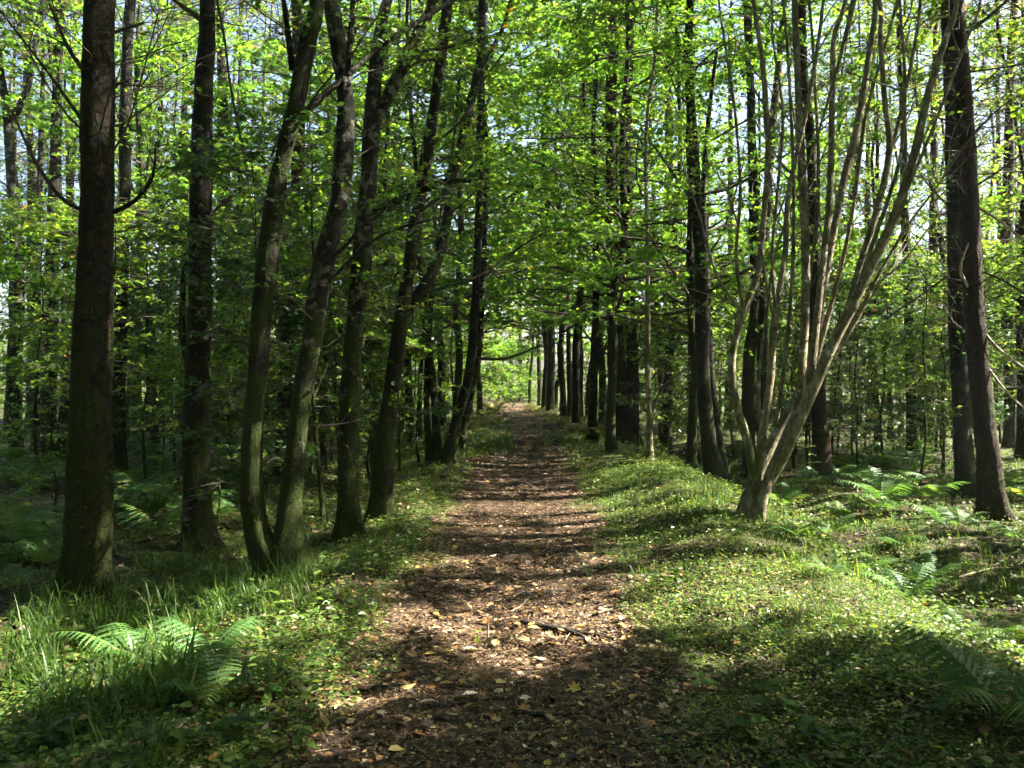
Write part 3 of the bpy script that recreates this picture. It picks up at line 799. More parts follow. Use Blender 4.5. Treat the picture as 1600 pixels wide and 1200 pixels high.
near_tree('broadleaf_tree', 'slim dark double trunk standing left of the many-stemmed hazel', 'bark_dark', (1116, 752),
          [L((1116, 745, 30), (1106, 680, 28), (1099, 600, 27), (1097, 500, 26), (1095, 400, 25), (1087, 325, 22), (1082, 225, 20), (1075, 100, 18), (1077, 0, 14), top=13),
           L((1130, 742, 22), (1122, 680, 18), (1112, 600, 16), (1105, 500, 15), (1103, 400, 14), (1098, 320, 12), (1105, 200, 8), top=7, d0=.4, crown=False),
           L((1073, 100, 12), (1055, 55, 10), (1037, 0, 9), root=False, n='limb', top=9, crown=False)],
          [L((1085, 320, 5), (1050, 270, 4), (1000, 200, 3)), L((1090, 420, 4), (1130, 360, 3), (1160, 260, 2))],
          ['crownB'], 13, 10, 26, leafy=4, flare=.5, slim=.80)
near_tree('broadleaf_tree', 'pair of dark mossy stems rising behind the hazel', 'bark_mossy', (1178, 742),
          [L((1172, 740, 18), (1168, 640, 17), (1170, 560, 17), (1180, 470, 17), (1176, 300, 15), (1172, 150, 13), (1166, 0, 11), top=13),
           L((1192, 740, 16), (1190, 620, 15), (1192, 480, 14), (1197, 330, 13), (1206, 200, 12), (1217, 90, 11), (1224, 0, 9), top=12, bark='bark_dark', crown=False)],
          [], ['crownB'], 13, 11, 20, leafy=3, flare=.4)
near_tree('conifer_tree', 'reddish brown spruce trunk nearest the right edge with dead branches', 'bark_red', (1552, 812),
          [L((1552, 805, 42), (1545, 720, 37), (1532, 600, 35), (1522, 480, 34), (1514, 350, 32), (1507, 200, 29), (1497, 80, 26), (1492, 0, 24), top=16)],
          [L((1525, 505, 5), (1560, 545, 4), (1600, 575, 3), m='stick_pale', dd=-.4), L((1520, 320, 5), (1560, 345, 4), (1610, 385, 3), m='stick_pale'), L((1515, 455, 5), (1500, 420, 4), (1512, 380, 3), m='stick_pale', dd=-.5),
           L((1532, 560, 4), (1580, 620, 3), (1620, 650, 2), m='stick_pale', dd=-.6), L((1505, 225, 4), (1560, 170, 3), (1610, 140, 2)), L((1510, 300, 4), (1570, 260, 3), (1625, 215, 2)), L((1500, 60, 6), (1540, 30, 5), (1575, 0, 4)),
           L((1520, 420, 4), (1570, 440, 3), (1630, 480, 2))],
          'crownC', 16, 12, 60, twig_mat='twig', flare=.5, lump=.08, slim=.88, twig_z=(2.0, 7.5))
near_tree('conifer_tree', 'dark ivy-flecked trunk just left of the reddish spruce at right', 'bark_dark', (1511, 772),
          [L((1511, 765, 34), (1505, 680, 31), (1499, 560, 31), (1494, 400, 30), (1489, 250, 27), (1484, 100, 25), (1480, 0, 23), top=15)],
          [L((1490, 330, 4), (1450, 290, 3), (1410, 230, 2)), L((1495, 420, 4), (1440, 460, 3), (1380, 500, 2))],
          'crownC', 15, 13, 50, leafy=4, leaf='leaf_dark', flare=.5, lump=.09, slim=.86)
near_tree('conifer_tree', 'twin reddish trunks joined at the base on the path right edge', 'bark_red', (974, 694),
          [L((976, 690, 42), (971, 645, 33), (964, 600, 27), (961, 520, 25), (958, 420, 24), (956, 300, 20), (954, 150, 17), top=17),
           L((984, 690, 30), (987, 630, 22), (988, 560, 18), (985, 480, 17), (982, 400, 15), (980, 250, 12), top=15, crown=False)],
          [L((990, 570, 5), (1020, 535, 4), (1050, 490, 3)), L((960, 560, 4), (930, 540, 3), (900, 500, 2)), L((990, 610, 4), (1020, 590, 3), (1040, 560, 2))],
          ['crownC', 'crownC'], 17, 14, 40, leafy=2, flare=.25, lump=.06)
near_tree('birch_tree', 'slim wavering sunlit tree with forked top at the far left edge', 'bark_pale', (26, 718),
          [L((26, 712, 20), (20, 640, 18), (20, 560, 17), (30, 450, 16), (24, 350, 16), (18, 250, 14), (12, 170, 13), (3, 110, 11), (-4, 40, 9), top=13),
           L((19, 190, 10), (34, 165, 10), (48, 130, 9), (56, 80, 8), (70, 0, 6), root=False, n='limb', top=11)],
          [], ['crownB', 'crownB'], 13, 15, 26, leafy=3, flare=.4, lump=.12)
near_tree('broadleaf_tree', 'dark slim tree with two stems parting low between left edge and thick spruce', 'bark_mossy', (80, 716),
          [L((78, 712, 26), (76, 620, 22), (80, 500, 20), (84, 380, 19), (88, 250, 17), (92, 120, 15), (96, 0, 13), top=14),
           L((88, 712, 18), (100, 650, 15), (108, 580, 13), (112, 500, 11), (104, 400, 10), top=9, crown=False)],
          [L((82, 440, 4), (110, 400, 3), (120, 360, 2))], ['crownA'], 14, 16, 26, leafy=4, flare=.4, lump=.12)
near_tree('conifer_tree', 'dim grey trunk half hidden just right of the thick spruce', 'bark_dark', (184, 752),
          [L((184, 745, 26), (184, 650, 22), (188, 520, 21), (193, 380, 20), (197, 220, 18), (202, 50, 15), top=15)],
          [], ['crownC'], 15, 17, 40, leafy=2, flare=.4)
near_tree('conifer_tree', 'reddish spruce trunk seen between the two mossy stems', 'bark_red', (446, 744),
          [L((446, 738, 28), (448, 600, 24), (455, 450, 24), (464, 300, 21), (468, 150, 17), top=15)],
          [], ['crownC'], 15, 18, 40, flare=.4)
near_tree('conifer_tree', 'short-looking dark trunk close behind the hazel foot', 'bark_red', (1287, 756),
          [L((1287, 750, 32), (1282, 680, 27), (1278, 600, 24), (1275, 480, 21), (1272, 330, 17), top=14)],
          [], ['crownC'], 14, 19, 30, flare=.35)
near_tree('broadleaf_tree', 'thin ivy-clad stem catching light between hazel and ivy-flecked trunk', 'bark_mossy', (1426, 722),
          [L((1426, 718, 18), (1424, 640, 15), (1421, 540, 14), (1418, 430, 14), (1412, 320, 12), (1410, 180, 10), top=13)],
          [], ['crownB'], 13, 20, 50, leafy=4, leaf='leaf_broad', flare=.4, twig_len=(.2, 1.2))
near_tree('broadleaf_tree', 'thin pale pole standing right of the twin reddish trunks', 'bark_hazel', (1016, 722),
          [L((1016, 716, 9), (1014, 640, 8), (1012, 560, 8), (1012, 440, 7), (1010, 320, 6), top=8)],
          [L((1018, 640, 4), (1040, 600, 3), (1075, 575, 2))], ['crownB'], 8, 21, 16, leafy=4, flare=.4)

# ------------------------------------------------------------------ trees further back
LAND = [(-400, 'left edge'), (133, 'thickest spruce'), (307, 'straight trunk'), (430, 'twin stems'), (548, 'blotched birch'), (690, 'leaning clump'),
        (975, 'red twin'), (1100, 'double trunk'), (1270, 'pale hazel'), (1500, 'ivy trunk'), (1560, 'reddish spruce'), (2200, 'right edge')]
MID = []
def mid(key, px, py, w=None, rz=None, name=None, what=None, tilt=(0, 0)):
    p = ground_hit(px, py)
    pr = PROTO[key]
    s = 1.0
    if w:
        s = (w * .5 / F * p[1]) / (pr['r'] * .93)
        s = min(max(s, .5), 1.6)
    e = put(key, p + np.array([0, 0, -.03]), rz if rz is not None else RNG.uniform(0, 6.28), s, name=name, tilt=tilt)
    MID.append((e, key, px, p[1]))
    return e

for a in [('spruceB', 815, 622, 6), ('poleA', 828, 630, 6), ('spruceB', 843, 637, 7), ('beechB', 866, 648, 7), ('spruceC', 890, 652, 8), ('spruceB', 906, 657, 10), ('poleA', 918, 655, 6),
          ('beechA', 941, 664, 11), ('spruceB', 1046, 668, 20), ('poleB', 1062, 660, 8), ('spruceA', 1140, 668, 14), ('poleA', 1220, 690, 8), ('spruceB', 1245, 672, 14), ('poleB', 1335, 690, 8),
          ('spruceA', 1362, 672, 13), ('poleA', 1392, 690, 9), ('spruceC', 1452, 690, 16), ('poleB', 1475, 700, 8), ('spruceB', 1580, 700, 20), ('larch', 1600, 720, 18),
          ('spruceB', 345, 696, 22), ('spruceA', 212, 668, 15), ('beechB', 262, 664, 13), ('spruceC', 282, 672, 15), ('spruceB', 378, 668, 13), ('poleA', 398, 676, 8), ('beechC', 416, 664, 12),
          ('larch', 505, 672, 14), ('poleB', 528, 690, 9), ('spruceA', 575, 668, 13), ('beechC', 632, 684, 10), ('poleA', 655, 682, 7), ('spruceB', 50, 676, 16), ('poleB', 8, 684, 9), ('larch', 118, 668, 13),
          ('beechC', 232, 690, 9), ('poleA', 330, 672, 8), ('spruceA', 440, 662, 12), ('spruceB', 160, 662, 12)]:
    mid(*a)

for a in [('poleA', 1180, 676, 7), ('poleB', 1262, 680, 6), ('poleA', 1300, 670, 7), ('poleB', 1408, 676, 6), ('poleA', 1436, 668, 7), ('poleB', 1492, 684, 7), ('poleA', 1528, 676, 6), ('larch', 1560, 672, 12), ('poleB', 1345, 664, 6), ('larch', 1310, 660, 10), ('larch', 1480, 664, 11),
          ('poleA', 30, 690, 7), ('poleB', 68, 684, 6), ('larch', 100, 664, 10), ('poleA', 146, 684, 6), ('poleB', 196, 690, 7), ('poleA', 250, 676, 6), ('larch', 20, 664, 10), ('poleB', 362, 684, 6), ('poleA', 486, 680, 6), ('poleB', 600, 676, 6)]:
    mid(*a)

# leafy trees that close the view over the path
for a in [('sycA', 900, 676, 12, .3), ('sycB', 1035, 690, 14, 1.9), ('sycA', 860, 652, 12, 3.2), ('sycA', 690, 664, 12, 4.0), ('sycB', 955, 706, 14, 5.1), ('sycB', 640, 700, 12, 2.2), ('sycB', 470, 694, 12, 1.0), ('sycB', 240, 706, 13, 2.6), 
          ('sycA', 1042, 714, 13, .6), ('sycA', 925, 690, 13, 2.4), ('sycB', 880, 664, 12, 1.4), ('sycB', 712, 690, 12, 4.4), ('sycB', 1080, 735, 14, 3.6), ('sycB', 585, 712, 12, 5.5), ('shrubB', 792, 629), ('shrubB', 766, 631), ('shrubB', 812, 627), ('shrubA', 745, 633), ('shrubA', 780, 626), ('shrubA', 800, 624), ('beechA', 772, 621, 8), ('beechA', 798, 618, 8), ('beechB', 750, 625, 8), ('sycA', 824, 622, 9), ('shrubA', 720, 640), ('shrubA', 700, 648), ('shrubA', 870, 644), ('sycB', 750, 651, 10, 1.2), ('sycB', 850, 648, 10, 4.1), ('shrubA', 738, 648), ('sycA', 985, 668, 11, 5.2)]:
    mid(*a)

# filler wood, scattered
occ = [(o.location.x, o.location.y) for o in bpy.data.objects if o.type == 'EMPTY']
def scatter(n, y0, y1, keys, mind, pad, scl=(.8, 1.15), xlim=None, gap=2.4):
    c = 0
    for _ in range(n * 30):
        if c >= n: break
        y = RNG.uniform(y0, y1)
        hw = .64 * abs(y) + pad
        x = RNG.uniform(-hw, hw) if xlim is None else RNG.uniform(*xlim)
        u = x - float(path_c(y))
        if abs(u) < gap and y < 46: continue
        if keys[0].startswith('sap') and 0 < u < 7 and y < 17: continue
        if any((x - a) ** 2 + (y - b) ** 2 < mind ** 2 for a, b in occ): continue
        occ.append((x, y))
        key = keys[int(RNG.integers(len(keys)))]
        if abs(x) > .33 * y and y > 18 and key[:2] in ('be', 'sy') and RNG.random() < .75:
            key = ['larch', 'spruceA', 'larch', 'spruceC'][int(RNG.integers(4))]
        e = put(key, (x, y, float(height(x, y)) - .03), RNG.uniform(0, 6.28), RNG.uniform(*scl), tilt=(RNG.normal() * .03, RNG.normal() * .03))
        MID.append((e, key, 800 + F * x / y if y > 1 else 99999, y))
        c += 1
scatter(20, 19, 36, ['spruceA', 'spruceB', 'spruceC', 'larch', 'beechA', 'beechB', 'beechC', 'poleA', 'poleB', 'sycB'], 1.7, 0)
scatter(30, 36, 62, ['spruceA', 'spruceB', 'spruceC', 'larch', 'larch', 'beechA', 'beechB', 'sycA'], 2.0, 0)
# understorey saplings
for a in [('sapC', 226, 765), ('sapA', 272, 745), ('sapC', 362, 742), ('sapC', 486, 738), ('sapA', 624, 742), ('sapA', 530, 770), ('sapC', 60, 760), ('sapA', 1240, 735), ('sapC', 1380, 735), ('sapA', 1340, 750), ('sapA', 1475, 740), ('sapC', 1145, 715), ('sapB', 655, 725), ('sapA', 1265, 706), ('sapC', 1310, 700), ('sapA', 1352, 704), ('sapA', 1405, 698), ('sapC', 1440, 702), ('sapA', 1490, 706), ('sapA', 1545, 700), ('sapC', 1585, 705), ('sapA', 1220, 698), ('sapC', 1530, 722)]:
    mid(*a)
scatter(46, 44, 74, ['shrubA', 'shrubB'], 1.6, 0, (.9, 1.5), gap=1.5)
scatter(14, 24, 42, ['shrubA', 'shrubB'], 1.4, 0, (.8, 1.2), gap=2.8)
scatter(34, 13, 31, ['sapA', 'sapA', 'sapC'], .9, 0, (.8, 1.3), gap=2.6)
scatter(26, 9, 20, ['sapA', 'sapB', 'sapC'], .9, -.5, (.7, 1.1), gap=2.6)
scatter(46, 20, 42, ['sapA', 'sapC', 'sapC', 'sapB'], 1.1, 0, (.8, 1.3), gap=2.6)

# unseen trees beside and behind the camera, many added to deepen the shade
OFF = []
def off(key, x, y, s=1.0, rz=None):
    e = put(key, (x, y, float(height(x, y)) - .03), RNG.uniform(0, 6.28) if rz is None else rz, s)
    OFF.append(e)
for a in [('tallA', 3.5, 2.4, 1.0), ('tallA', 5.4, 2.7, 1.0), ('tallA', -3.4, 1.4, 1.0), ('tallA', 1.8, .2, 1.0), ('denseA', 7.0, 2.9, 1.0), ('denseA', 9.2, 3.2, 1.0), ('denseA', 11.2, 3.0, 1.1), ('sycB', 6.0, 2.2, 1.1), ('sycB', 8.0, 1.2, 1.2), ('beechA', 13.2, 3.6, 1.0), ('denseA', 5.0, -.6, .9), ('denseA', 10.0, -1.0, 1.0),
          ('beechB', -6.5, 4.0, 1.0), ('spruceA', -7.5, 7.5, 1.1), ('spruceB', -5.0, 1.0, 1.0), ('beechA', -3.5, -3.0, 1.0), ('beechB', 3.2, -4.0, 1.0), ('spruceA', -1.9, -7.0, 1.0)]:
    off(*a)
for a in [('denseA', 2.6, -1.6, 1.0), ('beechA', -2.4, -1.2, 1.0), ('denseA', -4.5, -.8, 1.0), ('denseA', .9, -4.5, 1.1), ('denseA', -5.8, -4.5, 1.1), ('denseA', 6.0, -5.5, 1.1), ('beechA', -8.5, 1.5, 1.0), ('beechA', -8.0, -3.0, 1.0), ('denseA', -1.0, -10.0, 1.2), ('denseA', 4.5, -10.0, 1.2), ('denseA', -5.5, -10.5, 1.2), ('beechA', -11.0, 6.0, 1.0), ('denseA', -7.0, 3.0, 1.0)]:  # added behind the camera to hold back sky light
    off(*a)
for a in [('tallA', -2.6, 2.5, 1.0), ('tallA', 2.9, 3.0, 1.0), ('denseA', -8.2, 7.2, 1.0), ('tallA', -7.0, 5.4, 1.0), ('denseA', -10.5, 9.5, 1.1), ('tallA', -9.2, 11.2, 1.0), ('denseA', -12.5, 4.5, 1.1), ('denseA', -11.5, .5, 1.1), ('tallA', -4.2, 3.2, 1.0), ('tallA', -4.9, 5.0, 1.0), ('tallA', -1.2, -.8, 1.0), ('tallA', .6, -2.2, 1.0), ('tallA', -3.2, -.8, 1.0), ('tallA', 4.6, .8, 1.0)]:  # added to cover open sky overhead and on the left
    off(*a)
for k in range(26):      # unseen shrubs added around the sides and back to block low sky light
    an = math.radians(62 + k * 10.2); rr = 11 + 5 * ((k * 7) % 5) / 4
    x, y = rr * math.sin(an), 3 + rr * math.cos(an)
    if abs(x) < .70 * y + .8: continue
    off('shrubA', x, y, 1.15)
for k in range(40):      # taller unseen ring further out, added to cut horizon light
    an = math.radians(48 + k * 6.8); rr = 18 + 6 * ((k * 7) % 5) / 4
    x, y = rr * math.sin(an), 4 + rr * math.cos(an)
    if abs(x) < .72 * y + 1.5: continue
    off('shrubA', x, y, 1.75)
for a in [('tallA', 6.2, 9.4, 1.4), ('tallA', 8.4, 8.2, 1.4), ('tallA', 8.5, 12.8, 1.4)]:  # high crowns added out of view to darken the left trunks and floor
    off(*a)
# rows of trunks to the right: key, distance right, where its shade meets the path, scale
for key, x, y0, sc in [('spruceB', 8.6, 6.70, 1.1), ('poleB', 7.4, 7.1, 1.25), ('spruceA', 9.4, 7.75, 1.0), ('poleB', 8.6, 9.0, 1.3), ('spruceC', 9.6, 9.55, 1.0), ('poleA', 8.2, 10.4, 1.4), ('spruceB', 10.0, 11.0, 1.1), ('poleB', 9.0, 11.7, 1.4), ('spruceA', 9.8, 12.5, 1.0), ('poleA', 10.4, 13.2, 1.3),
                       ('spruceC', 9.7, 13.8, 1.0), ('spruceB', 11.6, 14.9, 1.1), ('poleB', 10.6, 15.6, 1.3)]:
    a = (key, x, y0 + .0875 * x, sc)
    off(*a)

# ------------------------------------------------------------------ ferns
def frond_mesh(name, seed, m, npair=20, wide=.30, droop=.55, lod=0):
    rng = np.random.default_rng(seed)
    g = Geo()
    K = 24
    t = np.linspace(0, 1, K)
    # unit-length rachis: rises, then arches over (local +y outward, +z up)
    ang = np.radians(62) - t ** 1.2 * np.radians(62 + 40 * droop)
    st = 1.0 / (K - 1)
    y = np.concatenate([[0], np.cumsum(np.cos(ang[:-1]) * st)]); z = np.concatenate([[0], np.cumsum(np.sin(ang[:-1]) * st)])
    R = np.stack([.02 * np.sin(t * 5 + seed), y, z], -1)
    tubes(g, R[None], (.006 * (1 - .8 * t))[None], 4, a=.8)
    tp = np.linspace(.22, .985, npair)
    C, T = sample_on(R[None], np.zeros(npair, int), tp)
    prof = np.sin(np.clip((1 - tp) * 1.25 + .05, 0, 1) * np.pi * .5) ** .9 * wide * np.clip((tp - .12) / .16, .35, 1)
    for sd in (-1, 1):
        D = nrm(np.array([sd, 0, 0])[None] * 1.0 + T * .38 + np.array([0, 0, -.22])[None] + rng.normal(size=(npair, 3)) * .07)
        pin = grow(rng, C, D, prof, 6, .03, -.05)
        if lod == 0:
            ns = 11
            idx = np.repeat(np.arange(npair), ns)
            ts = np.linspace(0, 1, ns)
            tt = np.tile(np.minimum(ts, .999), npair)
            P, TT = sample_on(pin, idx, tt)
            up = nrm(np.cross(T[idx], TT) * -sd)
            side = nrm(np.cross(TT, up))
            zig = np.where(np.arange(ns) % 2, 1.0, .42)
            w = (np.minimum(.030, prof * .13)[:, None] * ((1 - ts) ** .75 * zig)[None] + .0006).reshape(-1)[:, None]
            fw = TT * w * .5
            V = np.stack([P - side * w + fw + up * w * .18, P, P + side * w + fw + up * w * .18], 1)
            ii = np.arange(npair * ns * 3).reshape(npair, ns, 3)
            Q = np.concatenate([np.stack([ii[:, :-1, q], ii[:, :-1, q + 1], ii[:, 1:, q + 1], ii[:, 1:, q]], -1).reshape(-1, 4) for q in (0, 1)])
            g.add(V, Q, a=np.repeat(np.clip(.45 + rng.normal(0, .12, npair), 0, 1), ns * 3))
        else:
            up = nrm(np.cross(T, D) * -sd)
            leaves(g, C, D, up, prof, np.clip(.45 + rng.normal(0, .15, npair), 0, 1), 'lance')
    return g.mesh(name, [M[m]], False)
FR = [frond_mesh('frond_a', 1, 'fern', 15, .30, .6), frond_mesh('frond_b', 2, 'fern', 14, .34, .9), frond_mesh('frond_c', 3, 'fern', 16, .27, .35)]
FRL = [frond_mesh('frond_d', 4, 'fern', 16, .32, .6, 1), frond_mesh('frond_e', 5, 'fern', 15, .34, .9, 1)]
FRG = [frond_mesh('frond_f', 6, 'fern_gold', 16, .32, .7, 1), frond_mesh('frond_g', 7, 'fern_gold', 15, .30, .95, 1)]

def fern(px, py, length, n=6, label=None, group=None, gold=False, az=None, rng=RNG, pos=None):
    p = ground_hit(px, py) if pos is None else pos
    e = empty('fern', p)
    if label: tag(e, label, 'fern', group)
    a0 = rng.uniform(0, 6.28)
    for k in range(n):
        me = (FRG if gold else (FR if p[1] < 13 else FRL))
        a = a0 + k * 6.283 / n + rng.normal() * .25 if az is None else az[k % len(az)] + rng.normal() * .1
        s = length * (.78 if p[1] < 9 else 1) * rng.uniform(.75, 1.15)
        part('frond', me[int(rng.integers(len(me)))], e, rot=(rng.normal() * .12, rng.normal() * .1, a), scl=(s, s, s))
    return e

FERN_NEAR = [
    (325, 1040, .60, 6, 'sunlit pale fern glowing in the light patch by the left verge'),
    (330, 1105, .55, 7, 'broad blue-green fern arching in shade below the glowing fern'),
    (205, 1045, .65, 5, 'fern half lit among the tall grass at lower left'),
    (255, 1010, .42, 4, 'small yellow-green fern between grass and glowing fern'),
    (14, 925, .55, 6, 'pale green fern cut by the left edge beside thick spruce'),
    (250, 935, .40, 5, 'little dark fern right of the thick spruce foot'),
    (360, 905, .38, 5, 'small fern below the second big trunk'),
    (520, 900, .30, 5, 'small fern beside the twin-stemmed mossy tree'),
    (1245, 850, .62, 7, 'lush fern just right of the hazel foot'),
    (1300, 842, .55, 6, 'sunlit fern a step right of the lush hazel-foot fern'),
    (1348, 905, .55, 6, 'pale fern hanging over the right-hand ditch'),
    (1420, 945, .62, 6, 'large arching fern catching sun right of the bank crest'),
    (1462, 905, .55, 6, 'blue-green fern spreading above the ditch hollow'),
    (1400, 858, .5, 6, 'fern in middle of the right undergrowth below ivy-flecked trunk'),
    (1570, 1130, .75, 7, 'big soft fern at the lower right edge'),
    (1597, 1015, .6, 6, 'fern cut by the right edge above the big soft one'),
    (1505, 1000, .42, 5, 'small fern in grass left of the right-edge ferns'),
    (1590, 850, .55, 6, 'fern beside the foot of the reddish right-hand spruce'),
    (1500, 830, .5, 6, 'fern in front of the ivy-flecked trunk'),
    (1290, 900, .34, 5, 'short fern on the sunny slope of the right bank'),
]
for (px, py, ln, n, lb) in FERN_NEAR:
    fern(px, py, ln, n, lb, 'ferns near the path')
FB = []
for (x0, x1, y0, y1, n, lo, hi) in [(0, 95, 735, 900, 18, .6, .95), (175, 285, 725, 870, 16, .6, .9), (325, 385, 730, 830, 6, .5, .8), (0, 280, 690, 735, 10, .7, 1.0), (1300, 1480, 745, 820, 12, .5, .8), (1560, 1600, 745, 800, 4, .6, .8), (1220, 1280, 760, 800, 3, .5, .7), (1300, 1600, 705, 745, 9, .7, 1.0), (590, 660, 690, 740, 5, .6, .8), (1130, 1240, 690, 735, 5, .5, .8)]:
    for _ in range(n):
        px, py = RNG.uniform(x0, x1), RNG.uniform(y0, y1)
        FB.append((fern(px, py, RNG.uniform(lo, hi), 6), px))
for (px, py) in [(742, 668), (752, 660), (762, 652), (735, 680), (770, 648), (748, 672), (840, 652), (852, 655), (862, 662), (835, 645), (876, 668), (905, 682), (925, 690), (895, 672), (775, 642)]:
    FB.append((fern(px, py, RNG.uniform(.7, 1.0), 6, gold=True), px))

# ------------------------------------------------------------------ grass, ground cover and fallen leaves
def blades(geo, P, D, L_, W, bend, v):
    """arching strap leaves"""
    n = len(P); K = 5
    t = np.linspace(0, 1, K)
    up = np.array([0, 0, 1.0])
    side = nrm(np.stack([-D[:, 1], D[:, 0], np.zeros(n)], -1))
    h = L_[:, None] * (t[None] * (1 - .35 * bend[:, None] * t[None] ** 2) - .35 * bend[:, None] * t[None] ** 3)
    o = L_[:, None] * (.18 * t[None] + bend[:, None] * .75 * t[None] ** 2)
    C = P[:, None, :] + o[:, :, None] * D[:, None, :] + h[:, :, None] * up
    w = W[:, None] * np.array([.7, 1, .9, .6, .05])[None]
    V = np.stack([C - side[:, None, :] * w[:, :, None], C + side[:, None, :] * w[:, :, None]], 2)
    idx = np.arange(n * K * 2).reshape(n, K, 2)
    Q = np.stack([idx[:, :-1, 0], idx[:, :-1, 1], idx[:, 1:, 1], idx[:, 1:, 0]], -1).reshape(-1, 4)
    geo.add(V, Q, a=np.repeat(v, K * 2))

def tufts(geo, rng, X, Y, per, length, width, spread=.06):
    n = len(X)
    i = np.repeat(np.arange(n), per)
    x = X[i] + rng.normal(0, spread, len(i)); y = Y[i] + rng.normal(0, spread, len(i))
    P = np.stack([x, y, height(x, y) - .01], -1)
    a = rng.uniform(0, 6.28, len(i))
    D = np.stack([np.cos(a), np.sin(a), np.zeros(len(i))], -1)
    tl = rng.uniform(.6, 1.2, n)
    blades(geo, P, D, length * tl[i] * rng.uniform(.45, 1.15, len(i)), width * rng.uniform(.6, 1.2, len(i)), rng.uniform(.1, 1.05, len(i)), np.clip(rng.normal(.5, .2, len(i)), 0, 1))

def px_points(rng, x0, x1, y0, y1, n):
    out = []
    for _ in range(n):
        out.append(ground_hit(rng.uniform(x0, x1), rng.uniform(y0, y1))[:2])
    out = np.array(out)
    return out[:, 0], out[:, 1]

rg = np.random.default_rng(99)
g = Geo()
for (x0, x1, y0, y1, n, per, ln, wd) in [(0, 290, 960, 1200, 80, 18, .23, .0058), (20, 290, 950, 1120, 70, 16, .36, .0062), (0, 420, 860, 990, 130, 16, .30, .0052), (280, 480, 870, 960, 90, 24, .26, .0035), (470, 620, 800, 900, 60, 16, .18, .003),
                                        (930, 1150, 728, 800, 110, 16, .15, .004), (1040, 1130, 770, 812, 40, 18, .15, .004), (1180, 1600, 930, 1060, 120, 12, .13, .0028), (1330, 1600, 780, 930, 120, 14, .24, .004), (700, 800, 655, 715, 120, 16, .34, .006), (830, 960, 640, 700, 90, 14, .3, .006),
                                        (1200, 1330, 800, 900, 60, 14, .22, .0035), (920, 1000, 860, 900, 20, 12, .12, .003), (1240, 1600, 720, 770, 60, 14, .3, .006)]:
    X, Y = px_points(rg, x0, x1, y0, y1, n)
    tufts(g, rg, X, Y, per, ln, wd)
# short fine grass over both verges
n = 2600
Y = 2.6 + 11 * rg.random(n) ** 1.5; U = rg.uniform(1.0, 3.4, n)
tufts(g, rg, path_c(Y) + U, Y, 8, .10, .0016, .05)
n = 900
Y = 2.6 + 9 * rg.random(n) ** 1.5; U = -rg.uniform(.95, 2.8, n)
tufts(g, rg, path_c(Y) + U, Y, 8, .11, .0016, .05)
grass = stuff('grass', g.mesh('grass', [M['grass']]), 'green grass blades in tufts along both verges', 'grass')

g = Geo()
def cover(rng, X, Y, hmax, size, vm, kind, vs=.2):
    n = len(X)
    Z = height(X, Y) + hmax * rng.random(n) ** 1.6 + .006
    P = np.stack([X, Y, Z], -1)
    a = rng.uniform(0, 6.28, n)
    D = np.stack([np.cos(a), np.sin(a), rng.normal(0, .2, n)], -1)
    Nn = np.array([0, 0, 1.0]) + rng.normal(size=(n, 3)) * .38
    leaves(g, P, D, Nn, size * rng.uniform(.5, 1.3, n), np.clip(rng.normal(vm, vs, n), 0, 1), kind)
def verge(rng, n, u0, u1, y0, y1, pw=1.6, thr=-.35, seed=40, fr=1.1):
    Y = y0 + (y1 - y0) * rng.random(n) ** pw
    U = rng.uniform(u0, u1, n)
    X = path_c(Y) + U
    edge = np.clip((np.abs(U) - .55 - .14 * sstep(5, 9, Y)) / .35, 0, 1)
    k = (n2(X, Y, fr, seed) + .5 * n2(X, Y, 3.1, seed + 1) > thr + (1 - edge) * .9)
    return X[k], Y[k]
cover(rg, *verge(rg, 62000, .6, 3.8, 2.4, 14), .06, .026, .5, 'diamond')
cover(rg, *verge(rg, 9000, .9, 3.6, 2.4, 9, thr=0), .09, .042, .42, 'oval')
cover(rg, *verge(rg, 40000, -3.2, -.55, 2.4, 12, seed=50), .06, .026, .42, 'diamond')
cover(rg, *verge(rg, 9000, -3.2, -.85, 2.4, 9, thr=0, seed=50), .10, .048, .38, 'oval')
cover(rg, *verge(rg, 22000, -12, -2.6, 5, 24, thr=-.2, seed=60, fr=.6), .12, .06, .35, 'diamond')
cover(rg, *verge(rg, 42000, 2.8, 12, 5, 22, thr=-.45, seed=70, fr=.6), .14, .05, .42, 'diamond')
cover(rg, *verge(rg, 12000, -16, -1.2, 20, 50, 1.0, thr=-.1, seed=80, fr=.3), .3, .09, .5, 'diamond')
cover(rg, *verge(rg, 12000, 1.2, 18, 20, 50, 1.0, thr=-.1, seed=80, fr=.3), .3, .09, .5, 'diamond')
cover(rg, *verge(rg, 16000, -4.5, -.7, 10, 24, 1.0, thr=-.5, seed=55), .10, .05, .45, 'diamond')
cover(rg, *verge(rg, 14000, .8, 4.5, 11, 24, 1.0, thr=-.5, seed=56), .10, .05, .45, 'diamond')
cover(rg, *verge(rg, 12000, .8, 3.0, 2.5, 7, 1.2, thr=-3), .035, .024, .45, 'diamond')
cover(rg, *verge(rg, 7000, -3.0, -.8, 2.5, 7, 1.2, thr=-3), .035, .026, .40, 'diamond')
cover_o = stuff('ground_cover', g.mesh('ground_cover', [M['cover']], False), 'low leafy ground cover carpeting the verges and woodland floor', 'ground cover')

